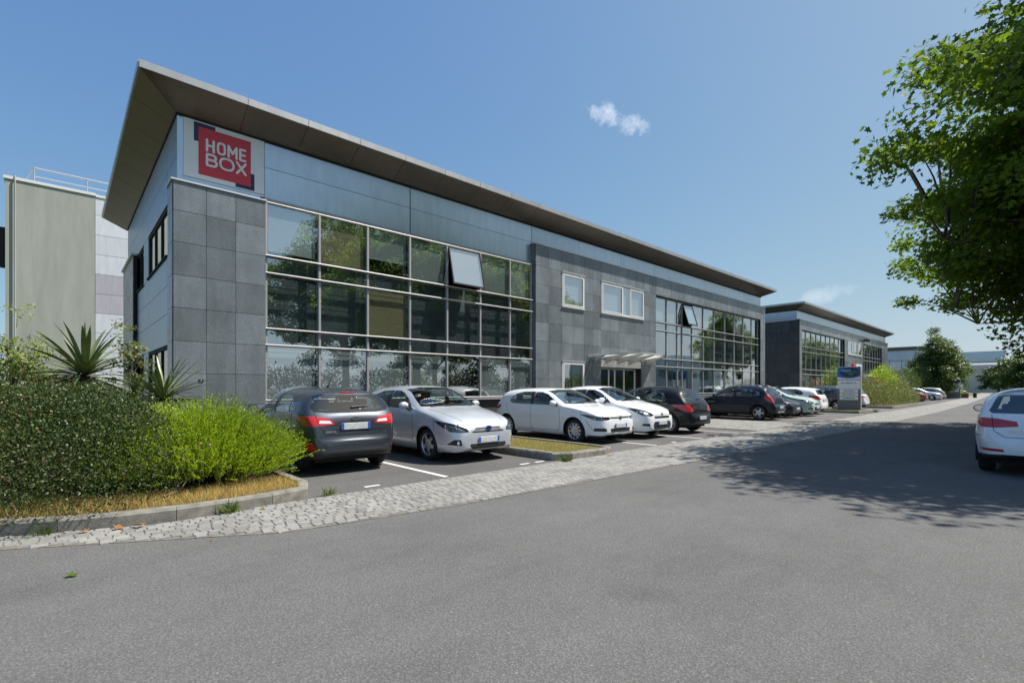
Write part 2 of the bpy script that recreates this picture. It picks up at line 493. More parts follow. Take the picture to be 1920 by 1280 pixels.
class Car:
    def __init__(s, spec):
        s.sp = spec; s.L = spec['L']
        s.build()
    def X(s, xf): return s.L / 2 - xf
    def build(s):
        sp = s.sp
        top = pchip(*zip(*sp['top'])); belt = pchip(*zip(*sp['belt'])); plan = pchip(*zip(*sp['plan'])); bot = pchip(*zip(*sp['bot']))
        xs = np.linspace(0, s.L, 1500); zs = top(xs); pw = plan(xs)
        arc = np.concatenate([[0], np.cumsum(np.sqrt(np.diff(xs) ** 2 + np.diff(zs) ** 2 + np.diff(pw) ** 2))])
        st = np.interp(np.linspace(0, arc[-1], 92), arc, xs)
        n_exp = sp.get('n', 3.3)
        bm = bmesh.new(); rows = []
        lowp = sp.get('lower', [(0, .925), (.10, .955), (.22, .972), (.36, .985), (.50, .998), (.62, 1.003), (.72, 1.0), (.80, .990), (.90, .986), (1.0, .978)])
        NU = 15
        fo, wb, wr = sp['fo'], sp['wb'], sp['R']
        for xf in st:
            zt, w, zb = float(top(xf)), float(plan(xf)), float(bot(xf))
            zt = max(zt, zb + .06)
            zl = min(float(belt(xf)), zt - .035); zl = max(zl, zb + .02)
            H = zt - zl
            led = .030 * min(1, max(0, (H - .16) / .2))
            row = [(0, zb)]
            row += [(w * .45, zb), (w * .85, zb)]
            for (p, q) in lowp:
                z = zb + (zl - zb) * p; y = w * q
                for cx_ in (fo, fo + wb):
                    r_ = math.hypot(xf - cx_, z - wr)
                    y += .016 * math.exp(-((r_ - (wr + .06)) / .05) ** 2)
                row.append((y, z))
            wu = row[-1][0] - led
            cab = min(1, max(0, (H - .2) / .25))
            ne = n_exp * cab + 2.5 * (1 - cab); me_ = 2.0 * cab + 2.0 * (1 - cab)
            for k in range(NU):
                th = math.pi / 2 * (k / (NU - 1)) ** 1.0
                y = wu * max(0, math.cos(th)) ** (2 / ne); q = math.sin(th) ** (2 / me_)
                if k == NU - 1: y = 0
                row.append((y, zl + (.012 if led > 0 else .0) * (1 - q) + H * q))
            full = [(y, z) for (y, z) in row] + [(-y, z) for (y, z) in reversed(row[1:-1])]
            rows.append([bm.verts.new((s.X(xf), y, z)) for (y, z) in full])
        m = len(rows[0])
        for i in range(len(rows) - 1):
            for j in range(m):
                j2 = (j + 1) % m
                try: bm.faces.new((rows[i][j], rows[i][j2], rows[i + 1][j2], rows[i + 1][j]))
                except ValueError: pass
        for r_, fl in ((rows[0], False), (rows[-1], True)):
            for j in range(m // 2):
                q = [r_[j], r_[j + 1], r_[(m - j - 1) % m], r_[(m - j) % m]]
                q = list(dict.fromkeys(q))
                if len(q) > 2:
                    try: bm.faces.new(q if fl else q[::-1])
                    except ValueError: pass
        bmesh.ops.remove_doubles(bm, verts=bm.verts, dist=.0006)
        bmesh.ops.recalc_face_normals(bm, faces=bm.faces)
        bm.normal_update()
        fl = [f for f in bm.faces if all(abs(abs(w.co.x) - s.L / 2) < 2e-4 for w in f.verts) and f.normal.x * f.calc_center_median().x < 0]
        if fl: bmesh.ops.reverse_faces(bm, faces=fl)
        bm.normal_update()
        s.bm = bm
        s.bvh = BVHTree.FromBMesh(bm)
        # wheel arches
        s.well = []
        for cx_ in (fo, fo + wb):
            ra = sp['arch']
            pts = [(cx_ + ra * math.cos(a), wr + .01 + ra * math.sin(a)) for a in np.linspace(0, 2 * math.pi, 25)[:-1]]
            for sd in (1, -1): s.cut(s.planes('side', pts), ('side', sd), 'DELETE')
        for ft in sp['features']:
            name, view, pts = ft[0], ft[1], ft[2]
            extra = ft[3] if len(ft) > 3 else None
            sym = ft[4] if len(ft) > 4 else True
            up = sp.get('lift', 0)
            if up and (name in ('headlight', 'trim') and view == 'front' or name == 'grille'):
                pts = [(y, z + up) for y, z in pts]
                if extra and len(extra) > 2: extra = tuple(extra[:2]) + tuple((p, q + up, r_, t_ + up, k_) for p, q, r_, t_, k_ in extra[2:])
            sides = (1, -1) if (view == 'side' or sym) else (1,)
            for sd in sides:
                if view == 'side': pl = s.planes('side', pts); fc = ('side', sd)
                else:
                    pl = s.planes(view, [(y * sd, z) for (y, z) in pts] if view != 'top' else [(x, y * sd) for (x, y) in pts]); fc = (view, 1)
                if extra: pl += [(Vector((s.X(extra[0] - .05), 0, 0)), Vector((1, 0, 0))), (Vector((s.X(extra[1] + .05 if extra[1] >= s.L else extra[1]), 0, 0)), Vector((-1, 0, 0)))]
                if extra and len(extra) > 2:   # side-view lines (xf1, z1, xf2, z2, keep): keep what is above (+1) or below (-1)
                    for (xa, za, xb, zb_, kp) in extra[2:]:
                        d = Vector((s.X(xb) - s.X(xa), 0, zb_ - za)); n = Vector((-d.z, 0, d.x)).normalized()
                        if n.z * kp > 0: n = -n
                        pl += [(Vector((s.X(xa), 0, za)), n)]
                s.cut(pl, fc, name, bool(extra) and name in ('headlight', 'tail_light', 'skirt', 'reflector'))
        bm.normal_update()
    def planes(s, view, pts):
        c = Vector((sum(p[0] for p in pts) / len(pts), sum(p[1] for p in pts) / len(pts)))
        out = []
        for i in range(len(pts)):
            a = Vector(pts[i]); b = Vector(pts[(i + 1) % len(pts)]); d = b - a
            if d.length < 1e-6: continue
            n = Vector((d.y, -d.x)).normalized()
            if (c - a).dot(n) > 0: n = -n
            if view == 'side': out.append((Vector((s.X(a.x), 0, a.y)), Vector((-n.x, 0, n.y))))
            elif view == 'top': out.append((Vector((s.X(a.x), a.y, 0)), Vector((-n.x, n.y, 0))))
            else: out.append((Vector((0, a.x, a.y)), Vector((0, n.x, n.y))))
        return out
    def cut(s, planes, facing, name, wrap=False):
        bm = s.bm
        v, sd = facing
        def ok(f):
            n = f.normal
            if v == 'side': return n.y * sd > .22
            if v == 'front': return n.x > (-.12 if wrap else .10)
            if v == 'rear': return n.x < (.12 if wrap else -.10)
            return n.z > .3
        ys = sd if v == 'side' else None
        c = []
        for f in bm.faces:
            if f.material_index == 0 and ok(f):
                co = [w.co for w in f.verts]
                if all(min((p - a).dot(n) for p in co) < 1e-6 for a, n in planes): c.append(f)
        for a, n in planes:
            cutf, keep = [], []
            for f in c:
                d = [(w.co - a).dot(n) for w in f.verts]
                if min(d) > -1e-6: continue
                (cutf if max(d) > 1e-6 else keep).append(f)
            if cutf:
                ge = list({e for f in cutf for e in f.edges}) + list({w for f in cutf for w in f.verts}) + cutf
                r = bmesh.ops.bisect_plane(bm, geom=ge, dist=1e-5, plane_co=a, plane_no=n)
                keep += [g for g in r['geom'] if isinstance(g, bmesh.types.BMFace) and (g.calc_center_median() - a).dot(n) < 0]
            c = keep
        if name == 'DELETE':
            bmesh.ops.delete(bm, geom=list(set(c)), context='FACES')
        else:
            for f in c: f.material_index = PID[name]
    def hit(s, view, a, b, sd=1):
        if view == 'side': o, d = Vector((s.X(a), 3 * sd, b)), Vector((0, -sd, 0))
        elif view == 'front': o, d = Vector((5, a, b)), Vector((-1, 0, 0))
        elif view == 'rear': o, d = Vector((-5, a, b)), Vector((1, 0, 0))
        else: o, d = Vector((s.X(a), b, 4)), Vector((0, 0, -1))
        p, n, i, _ = s.bvh.ray_cast(o, d)
        return (p, n) if p is not None else (None, None)
    def ribbon(s, view, pts, sd=1, w=.0045, off=.0012):
        P = []
        for i in range(len(pts) - 1):
            a, b = Vector(pts[i]), Vector(pts[i + 1]); k = max(1, int((b - a).length / .035))
            for j in range(k): P.append(a.lerp(b, j / k))
        P.append(Vector(pts[-1]))
        hits = [s.hit(view, p.x, p.y, sd) for p in P]
        v, f = [], []
        hits = [h for h in hits if h[0] is not None]
        for i, (p, n) in enumerate(hits):
            t = (hits[min(i + 1, len(hits) - 1)][0] - hits[max(i - 1, 0)][0])
            sdv = t.cross(n).normalized() * w
            q = p + n * off
            v += [tuple(q + sdv), tuple(q - sdv)]
        for i in range(len(hits) - 1): f.append((2 * i, 2 * i + 1, 2 * i + 3, 2 * i + 2))
        return v, f
    def groups(s):
        bm = s.bm; g = {}
        for f in bm.faces:
            c = f.calc_center_median()
            nm = PARTS[f.material_index]
            key = nm
            if nm in ('side_window', 'headlight', 'tail_light', 'front_door', 'rear_door', 'fog_lamp', 'reflector', 'lamp_inset'):
                side = 'L' if c.y > 0 else 'R'
                key = (nm, side)
            g.setdefault(key, []).append(f)
        return g
    def faces_mesh(s, name, faces, mat_, off=0.0, flip=False):
        mp, v, nn, fs = {}, [], [], []
        for f in faces:
            q = []
            for w in f.verts:
                if w.index not in mp:
                    mp[w.index] = len(v); v.append(tuple(w.co + w.normal * off)); nn.append(tuple(-w.normal if flip else w.normal))
                q.append(mp[w.index])
            fs.append(tuple(reversed(q)) if flip else tuple(q))
        me = mesh(name, v, fs, mat_, True)
        me.normals_split_custom_set_from_vertices(nn)
        return me

def islands(faces):
    left = set(faces); out = []
    while left:
        st = [left.pop()]; isl = [st[0]]
        while st:
            f = st.pop()
            for e in f.edges:
                for g in e.link_faces:
                    if g in left: left.remove(g); st.append(g); isl.append(g)
        out.append(isl)
    return out

PART_NAME = {'headlight': 'headlight', 'tail_light': 'tail_light', 'front_door': 'door', 'rear_door': 'door', 'side_window': 'side_window'}
def make_car(spec, paint_mat):
    """returns the root Empty of a finished car at the origin, nose towards +x"""
    c = Car(spec); sp = spec; bm = c.bm
    bm.verts.index_update(); bm.faces.index_update()
    root = empty('parked_car', (0, 0, 0))
    def add(name, me, par=root, loc=(0, 0, 0)):
        o = bpy.data.objects.new(name, me); o.location = loc; return link(o, par)
    def addvf(name, vf, m_, par=root, loc=(0, 0, 0), smooth=False, fix=False):
        me = mesh(name, *vf, m_, smooth)
        if fix: fix_normals(me)
        return add(name, me, par, loc)
    g = c.groups()
    mats = {'body': paint_mat, 'windscreen': 'windscreen_glass', 'rear_window': 'car_glass', 'side_window': 'car_glass', 'headlight': 'lamp_glass', 'tail_light': 'lamp_red',
            'grille': 'black_plastic', 'lower_grille': 'black_plastic', 'front_door': paint_mat, 'rear_door': paint_mat, 'bonnet': paint_mat, 'tailgate': paint_mat,
            'front_bumper': paint_mat, 'rear_bumper': paint_mat, 'skirt': 'black_plastic', 'fog_lamp': 'black_plastic', 'reflector': 'lamp_red', 'lamp_inset': 'lamp_white', 'trim': 'black_plastic'}
    names = {'front_door': 'door', 'rear_door': 'door', 'skirt': 'bumper_skirt', 'fog_lamp': 'fog_lamp', 'lamp_inset': 'reversing_lamp', 'trim': 'trim'}
    made = {}
    opaque = []
    for key, faces in g.items():
        nm = key[0] if isinstance(key, tuple) else key
        sets = islands(faces) if nm == 'side_window' else [faces]
        for k, fs in enumerate(sets):
            me = c.faces_mesh(names.get(nm, nm), fs, mats[nm])
            par = root
            made.setdefault(key, add(names.get(nm, nm), me, par))
        if nm not in ('windscreen', 'rear_window', 'side_window'):
            if nm in ('headlight',):
                # bowl behind the clear lens
                b_ = c.faces_mesh('reflector', faces, 'lamp_bowl', off=-.030)
                add('lamp_bowl', b_, made[key])
                cc = sum((f.calc_center_median() for f in faces), Vector()) / len(faces)
                for (dx, dy, rr) in ((-.045, .07, .062), (-.02, -.07, .056)):
                    sd = 1 if cc.y > 0 else -1
                    p, n = c.hit('front', cc.y + dy * sd, cc.z + .0)
                    if p is None: continue
                    ring = lathe_vf([(-.02, rr), (.004, rr), (.006, rr * .86), (-.03, rr * .3), (-.03, 0)], 18, 'z')
                    rot = Vector((1, 0, 0)).to_track_quat('Z', 'Y').to_matrix().to_4x4()
                    addvf('lamp_unit', moved(ring, p - Vector((.034, 0, 0)), rot), 'chrome' if dy > 0 else 'lamp_reflector', made[key])
            opaque += faces
    # dark lining inside the shell, seen through the glass
    lin = [f for f in opaque if f.calc_center_median().z > .62 and abs(f.calc_center_median().x) < c.L / 2 - .35]
    lin = [f for f in lin if PARTS[f.material_index] != 'bonnet']
    add('cabin_lining', c.faces_mesh('cabin_lining', lin, 'cabin_dark', off=-.03, flip=True))
    W = sp['W'] / 2
    fo, wb, wr = sp['fo'], sp['wb'], sp['R']
    # cabin tub, seats, dashboard, steering wheel
    x0, x1 = c.X(fo + wb + .25), c.X(fo + .35)
    v, f = box_vf(x1 - x0, (W - .12) * 2, .36)
    tub = addvf('cabin_floor', moved((v, f), ((x0 + x1) / 2, 0, .42)), 'cabin_dark')
    xd = c.X(sp['dash'])
    dash = box_vf(.5, (W - .16) * 2, .34, .06)
    addvf('dashboard', moved(dash, (xd + .1, 0, .80)), 'cabin_dark')
    for sy in (1, -1):
        addvf('seat', seat_vf(xd - .95, .36 * sy, sp.get('seatz', .40)), 'seat_cloth')
        addvf('seat', seat_vf(xd - 1.62, .36 * sy, sp.get('seatz', .40) - .13), 'seat_cloth')
    sw = lathe_vf([(math.cos(a) * .014, .185 + math.sin(a) * .014) for a in np.linspace(0, 2 * math.pi, 9)[:-1]], 22, 'z', True)
    rot = Matrix.Rotation(R(-65), 4, 'Y')
    addvf('steering_wheel', moved(merge(sw, box_vf(.34, .05, .02), box_vf(.1, .1, .03)), (xd - .28, .36, .93), rot), 'black_plastic', fix=True)
    # wheels and wells
    hub, tyre, rim = wheel_meshes(wr, .205, sp['rim'], sp['name'])
    for xf in (fo, fo + wb):
        for sy in (1, -1):
            wl = add('wheel', hub, root, (c.X(xf), sy * (W - sp.get('winset', .145)), wr))
            if sy < 0: wl.rotation_euler = (0, 0, math.pi)
            wl.rotation_euler.y = random.uniform(0, 6)
            add('tyre', tyre, wl); add('rim', rim, wl)
            ra = sp['arch'] + .004
            prof = []
            v, f = [], []
            aa = np.linspace(-.35, math.pi + .35, 22)
            for a in aa:
                px_, pz_ = c.X(xf) + ra * math.cos(a), wr + .01 + ra * math.sin(a)
                v += [(px_, sy * (W - .02), pz_), (px_, sy * (W - .36), pz_)]
            for i in range(len(aa) - 1): f.append((2 * i, 2 * i + 1, 2 * i + 3, 2 * i + 2))
            f.append(tuple(2 * i + 1 for i in range(len(aa))))
            addvf('wheel_arch', (v, f), 'gap_black')
    # underbody
    addvf('underbody', moved(box_vf(c.L - .5, (W - .24) * 2, .10), (0, 0, sp['bot'][2][1] + .055)), 'gap_black')
    # panel gaps
    rb = []
    for (view, pts) in sp['gaps']:
        if view == 'side':
            for sd in (1, -1): rb.append(c.ribbon('side', pts, sd))
        else:
            rb.append(c.ribbon(view, pts)); 
            mir = [(-a, b) for a, b in pts] if view != 'top' else [(a, -b) for a, b in pts]
            rb.append(c.ribbon(view, mir))
    addvf('panel_gap', merge(*rb), 'gap_black')
    # black rubber round the glass
    # door handles, mirrors
    for (xf, z) in sp['handles']:
        for sd in (1, -1):
            p, n = c.hit('side', xf, z, sd)
            hv = moved(box_vf(.19, .022, .032, .008), p + n * .014)
            door = made.get(('front_door' if xf < sp['bpillar'] else 'rear_door', 'L' if sd > 0 else 'R'), root)
            addvf('handle', hv, sp.get('handle_mat', paint_mat) or paint_mat, door)
    mx, mz = sp['mirror']
    for sd in (1, -1):
        p, n = c.hit('side', mx, mz, sd)
        if p is None: continue
        # re-map: lathe axis to x
        vv, ff = lathe_vf([(-.055, .001), (-.05, .05), (-.02, .078), (.03, .085), (.06, .074)], 18)
        shell = [(p.x + .03 - q[1], p.y + sd * (.125 + q[0] * 1.28), p.z + .085 + q[2] * .92) for q in vv]
        mo = addvf('mirror', (shell, ff), sp.get('mirror_mat') or paint_mat, smooth=True, fix=True)
        gl = lathe_vf([(0, 0.001), (0, .066)], 16)
        gv = [(p.x + .03 - .058, p.y + sd * (.125 + q[0] * 1.26), p.z + .085 + q[2] * .9) for q in gl[0]]
        addvf('mirror_glass', (gv, gl[1]), 'chrome', mo)
        arm = tube_vf([(p.x + .03, p.y - sd * .03, p.z - .0), (p.x + .03, p.y + sd * .06, p.z + .03), (p.x + .03, p.y + sd * .11, p.z + .06)], [.03, .026, .024], 8)
        addvf('mirror_arm', arm, 'black_plastic', mo)
    # number plates
    for (view, z, w_) in (('front', sp['plates'][0], .52), ('rear', sp['plates'][1], .52)):
        p, n = c.hit(view, 0.0, z)
        sg = 1 if view == 'front' else -1
        pl = addvf('number_plate', box_vf(.012, w_, .11, .004), 'plate_white', loc=(p.x + sg * .016, 0, z))
        for s2 in (1, -1):
            addvf('plate_band', box_vf(.0125, .045, .108), 'plate_blue', pl, (sg * .002, s2 * (w_ / 2 - .0235), 0))
    # wipers and high brake light, aerial
    wp = []
    for (ya, yb) in ((.42, -.18), (-.10, -.60)):
        pts = []
        for t in np.linspace(0, 1, 8):
            y = ya + (yb - ya) * t
            p, n = c.hit('top', sp['cowl'] + .03 + .05 * t, y)
            if p is not None: pts.append(p + n * .02)
        if len(pts) > 2: wp.append(tube_vf(pts, .009, 5))
    if wp: addvf('wiper', merge(*wp), 'black_plastic')
    rw = []
    for t in np.linspace(0, 1, 6):
        p, n = c.hit('rear', .02 - .34 * t, sp['rwip'] + .02 * t)
        if p is not None: rw.append(p + n * .02)
    if len(rw) > 2: addvf('rear_wiper', merge(tube_vf(rw, [.016, .014, .012, .009, .008, .007], 6)), 'black_plastic')
    p, n = c.hit('top', sp['spoiler'] + .03, 0)
    p2, n2 = c.hit('rear', 0, p.z - .012)
    addvf('brake_light', moved(box_vf(.02, .26, .022, .004), (p2.x - .006, 0, p2.z)), 'lamp_red')
    p, n = c.hit('top', sp['aerial'], 0)
    addvf('aerial', merge(tube_vf([p, p + Vector((-.06, 0, .03)), p + Vector((-.21, 0, .20))], [.02, .009, .004], 6)), 'black_plastic')
    for nm, vf, m_ in sp.get('extra', lambda c: [])(c): addvf(nm, vf, m_, fix=False)
    bm.free()
    return root

def badge_on(c, view, y, z, vf, off=.012):
    p, n = c.hit(view, y, z)
    sg = 1 if view == 'front' else -1
    # text faces are built in xy; stand them up so that they read from outside
    rot = Matrix(((0, 0, sg), (sg, 0, 0), (0, 1, 0))).to_4x4()
    return moved(vf, (p.x + sg * off, y, z), rot)
def ring_vf(rx, ry, t, seg=24, depth=.006):
    v, f = [], []
    for k in range(seg):
        a = 2 * math.pi * k / seg; c_, s_ = math.cos(a), math.sin(a)
        for (q, d) in ((1, 0), (1, depth), (1 - t / rx, depth), (1 - t / rx, 0)):
            v.append((c_ * rx * q, s_ * (ry - rx * (1 - q)), d))
    for k in range(seg):
        k2 = (k + 1) % seg
        for i in range(4): f.append((k * 4 + i, k2 * 4 + i, k2 * 4 + (i + 1) % 4, k * 4 + (i + 1) % 4))
    return v, f
def disc_vf(rx, ry, seg=20, depth=.004):
    v = [(rx * math.cos(2 * math.pi * k / seg), ry * math.sin(2 * math.pi * k / seg), depth) for k in range(seg)]
    return v, [tuple(range(seg))]
def stroke_vf(pts, w, depth=.007):
    vs = []
    for i in range(len(pts) - 1):
        a, b = Vector(pts[i]), Vector(pts[i + 1]); d = b - a; L_ = d.length
        vs.append(moved(box_vf(L_ + w * .6, w, depth), ((a.x + b.x) / 2, (a.y + b.y) / 2, depth / 2), Matrix.Rotation(math.atan2(d.y, d.x), 4, 'Z')))
    return merge(*vs)

def vw_badge(c, z, view='front'):
    r_ = .055
    return [('badge', badge_on(c, view, 0, z, merge(ring_vf(r_, r_, .009), stroke_vf([(-.034, .034), (-.014, -.002), (0, .026), (.014, -.002), (.034, .034)], .008), stroke_vf([(-.044, .006), (-.020, -.043), (0, -.006), (.020, -.043), (.044, .006)], .008))), 'chrome')]
def word(c, txt, size, y, z, view='rear', m_='chrome'):
    return [('lettering', badge_on(c, view, y, z, text_vf(txt, size, .002, .0015, 1.15)), m_)]

def base_features(p):
    """features shared by all hatchbacks; p gives the numbers"""
    F = []
    F += [('side_window', 'side', w) for w in p['windows']]
    big = [w for w in p['windows']]
    for a, b in zip(big[:-1], big[1:]):
        xa = max(q[0] for q in a); xb = min(q[0] for q in b)
        za = [q[1] for q in a if q[0] > xa - .06]; zb = [q[1] for q in b if q[0] < xb + .06]
        F.append(('trim', 'side', [(xa - .02, min(za)), (xb + .02, min(zb)), (xb + .0, max(zb)), (xa - .0, max(za))]))
    F += [('windscreen', 'front', p['ws'], (p['wsx'][0], p['wsx'][1]), False), ('rear_window', 'rear', p['rw'], (p['rwx'][0], p['rwx'][1]), False)]
    return F

SPECS = {}
def spec_golf():
    sp = dict(name='golf', lift=0.045, L=4.255, W=1.79, fo=.87, wb=2.637, R=.316, arch=.365, rim=(10, 'thin'), dash=1.45, cowl=1.10, rwip=1.05, spoiler=3.80, aerial=3.45, n=4.2, seatz=.38,
        top=[(0, .58), (.02, .69), (.06, .755), (.16, .82), (.55, .92), (1.12, 1.01), (1.52, 1.22), (1.90, 1.385), (2.2, 1.44), (2.6, 1.456), (3.2, 1.442), (3.68, 1.405), (3.84, 1.365), (3.99, 1.14), (4.09, 1.0), (4.155, .90), (4.19, .74), (4.205, .66), (4.255, .56)],
        belt=[(0, .46), (.1, .64), (.3, .76), (.6, .845), (1.1, .92), (2, .945), (3.0, .965), (3.6, .985), (3.95, .95), (4.12, .80), (4.255, .48)],
        plan=[(0, .40), (.02, .56), (.07, .68), (.2, .79), (.45, .862), (.9, .885), (2, .893), (3.2, .893), (3.75, .872), (4.05, .80), (4.17, .72), (4.22, .63), (4.255, .48)],
        bot=[(0, .30), (.1, .22), (.45, .19), (3.4, .19), (3.95, .25), (4.2, .30), (4.255, .36)],
        handles=[(2.25, .82), (3.18, .84)], bpillar=2.47, mirror=(1.53, .955), plates=(.47, .62), handle_mat=None)
    sp['gaps'] = [('side', [(1.40, .93), (1.37, .8), (1.36, .45), (1.42, .30), (2.40, .29), (2.47, .36), (2.48, .955)]), ('side', [(2.40, .29), (3.0, .30), (3.16, .42), (3.35, .70), (3.50, .80), (3.52, .97)]),
        ('side', [(.60, .60), (.64, .75), (.66, .84)]), ('side', [(.28, .36), (.47, .62)]), ('top', [(1.12, .70), (.6, .66), (.25, .56)]), ('front', [(0, .715), (.4, .705), (.58, .69)]), ('rear', [(.66, 1.0), (.645, .86), (.63, .74), (.5, .64), (0, .635)]), ('side', [(3.85, .65), (4.02, .66), (4.12, .66)])]
    sp['features'] = base_features(dict(windows=[[(1.40, .972), (2.42, .985), (2.40, 1.335), (2.20, 1.335), (1.93, 1.27), (1.62, 1.11)], [(2.52, .985), (3.26, 1.0), (3.40, 1.06), (3.36, 1.16), (3.18, 1.29), (2.95, 1.338), (2.50, 1.345)]],
        ws=[(-.74, 1.02), (.74, 1.02), (.60, 1.365), (.3, 1.40), (-.3, 1.40), (-.60, 1.365)], wsx=(1.0, 2.1), rw=[(-.70, 1.07), (-.66, 1.025), (.66, 1.025), (.70, 1.07), (.60, 1.31), (.5, 1.335), (-.5, 1.335), (-.60, 1.31)], rwx=(3.6, 4.2)))
    sp['features'] += [('headlight', 'front', [(.42, .595), (.44, .645), (.60, .675), (.95, .73), (.95, .60), (.80, .565), (.55, .57)], (0, .62, (.22, .575, .62, .70, 1), (.1, .665, .62, .735, -1))), ('grille', 'front', [(-.41, .605), (.41, .605), (.425, .648), (-.425, .648)], (0, .4), False),
        ('lower_grille', 'front', [(-.40, .30), (.40, .30), (.44, .37), (.40, .405), (-.40, .405), (-.44, .37)], (0, .4), False), ('fog_lamp', 'front', [(.55, .33), (.80, .34), (.80, .42), (.58, .41)], (0, .6)),
        ('skirt', 'front', [(-.95, .1), (.95, .1), (.95, .225), (-.95, .225)], (0, .45), False), ('skirt', 'rear', [(-.95, .1), (.95, .1), (.95, .33), (.5, .36), (-.5, .36), (-.95, .33)], (3.8, 4.3), False),
        ('tail_light', 'rear', [(.34, .82), (.36, .90), (.6, .945), (.95, .96), (.95, .80), (.6, .79)], (3.84, 4.3, (3.84, .86, 4.06, .795, 1))), ('reflector', 'rear', [(.50, .40), (.52, .445), (.82, .45), (.76, .405)], (3.9, 4.3)),
        ('front_door', 'side', [(1.36, .31), (2.47, .30), (2.48, .955), (1.40, .93)]), ('rear_door', 'side', [(2.48, .30), (3.02, .30), (3.35, .70), (3.50, .8), (3.51, .965), (2.48, .955)]),
        ('bonnet', 'top', [(.2, .56), (.6, .66), (1.12, .70), (1.12, -.70), (.6, -.66), (.2, -.56)], None, False), ('tailgate', 'rear', [(-.64, .64), (.64, .64), (.66, 1.02), (-.66, 1.02)], (3.8, 4.3), False)]
    sp['extra'] = lambda c: vw_badge(c, .675) + vw_badge(c, .885, 'rear') + word(c, 'GOLF', .07, .36, .735)
    return sp
def spec_fiesta():
    sp = dict(name='fiesta', L=4.04, W=1.735, fo=.81, wb=2.493, R=.305, arch=.352, rim=(5, 'wide'), dash=1.35, cowl=1.0, rwip=1.11, spoiler=3.58, aerial=2.75, n=3.4, seatz=.40,
        top=[(0, .52), (.02, .63), (.07, .70), (.2, .785), (.55, .89), (1.0, .995), (1.4, 1.21), (1.78, 1.385), (2.05, 1.45), (2.45, 1.476), (3.0, 1.458), (3.45, 1.415), (3.62, 1.375), (3.76, 1.20), (3.86, 1.06), (3.93, .97), (3.975, .80), (3.985, .665), (4.04, .55)],
        belt=[(0, .44), (.1, .62), (.3, .74), (.6, .83), (1.1, .92), (2, .965), (3.0, 1.02), (3.5, 1.06), (3.78, 1.0), (3.95, .78), (4.04, .46)],
        plan=[(0, .38), (.02, .54), (.07, .66), (.2, .77), (.45, .84), (.85, .862), (1.9, .867), (3.0, .867), (3.5, .85), (3.82, .79), (3.96, .71), (4.01, .62), (4.04, .46)],
        bot=[(0, .31), (.1, .23), (.4, .19), (3.2, .19), (3.75, .25), (4.0, .30), (4.04, .36)],
        handles=[(2.10, .86), (3.0, .90)], bpillar=2.33, mirror=(1.42, .97), plates=(.45, .80))
    sp['gaps'] = [('side', [(1.28, .94), (1.25, .8), (1.25, .45), (1.32, .30), (2.25, .29), (2.33, .36), (2.34, .98)]), ('side', [(2.25, .29), (2.85, .30), (3.0, .42), (3.15, .70), (3.30, .82), (3.32, 1.04)]),
        ('side', [(.55, .60), (.58, .75), (.60, .85)]), ('top', [(1.0, .66), (.55, .63), (.22, .52)]), ('rear', [(.66, 1.05), (.63, .86), (.60, .78), (.42, .675), (.3, .655), (0, .65)]), ('rear', [(.86, .70), (.72, .66), (.60, .62), (.42, .60), (0, .60)])]
    sp['features'] = base_features(dict(windows=[[(1.32, .985), (2.28, 1.005), (2.27, 1.36), (2.02, 1.355), (1.78, 1.29), (1.5, 1.13)], [(2.39, 1.008), (3.10, 1.035), (3.10, 1.26), (2.85, 1.335), (2.38, 1.365)], [(3.14, 1.04), (3.42, 1.09), (3.14, 1.25)]],
        ws=[(-.72, 1.01), (.72, 1.01), (.58, 1.37), (.3, 1.405), (-.3, 1.405), (-.58, 1.37)], wsx=(.9, 2.0), rw=[(-.70, 1.11), (-.66, 1.05), (-.45, 1.025), (.45, 1.025), (.66, 1.05), (.70, 1.11), (.60, 1.31), (.45, 1.335), (-.45, 1.335), (-.60, 1.31)], rwx=(3.5, 3.99)))
    sp['features'] += [('headlight', 'front', [(.40, .62), (.44, .67), (.65, .70), (.95, .76), (.95, .64), (.8, .58), (.6, .57)], (0, .6, (.2, .58, .6, .73, 1))), ('grille', 'front', [(-.44, .40), (.44, .40), (.52, .50), (.44, .58), (-.44, .58), (-.52, .50)], (0, .35), False),
        ('lower_grille', 'front', [(-.5, .27), (.5, .27), (.42, .33), (-.42, .33)], (0, .4), False), ('fog_lamp', 'front', [(.60, .33), (.78, .34), (.76, .45), (.62, .42)], (0, .5)),
        ('skirt', 'front', [(-.95, .1), (.95, .1), (.95, .225), (-.95, .225)], (0, .42), False), ('skirt', 'rear', [(-.95, .1), (.95, .1), (.95, .31), (.62, .385), (-.62, .385), (-.95, .31)], (3.55, 4.1), False),
        ('lamp_inset', 'rear', [(.40, .855), (.44, .90), (.60, .91), (.62, .865)], (3.5, 4.1)), ('tail_light', 'rear', [(.36, .84), (.38, .885), (.50, .965), (.72, .985), (.95, 1.02), (.95, .80), (.64, .82)], (3.48, 4.1, (3.48, .955, 3.80, .825, 1), (3.48, .97, 3.9, 1.0, -1))),
        ('reflector', 'rear', [(.67, .40), (.72, .55), (.80, .56), (.80, .41)], (3.6, 4.1)),
        ('front_door', 'side', [(1.25, .31), (2.33, .30), (2.34, .98), (1.29, .94)]), ('rear_door', 'side', [(2.34, .30), (2.87, .30), (3.15, .70), (3.30, .82), (3.31, 1.03), (2.34, .98)]),
        ('bonnet', 'top', [(.2, .52), (.55, .63), (1.0, .66), (1.0, -.66), (.55, -.63), (.2, -.52)], None, False), ('tailgate', 'rear', [(-.42, .655), (.42, .655), (.66, .84), (.66, 1.04), (-.66, 1.04), (-.66, .84)], (3.6, 4.1), False)]
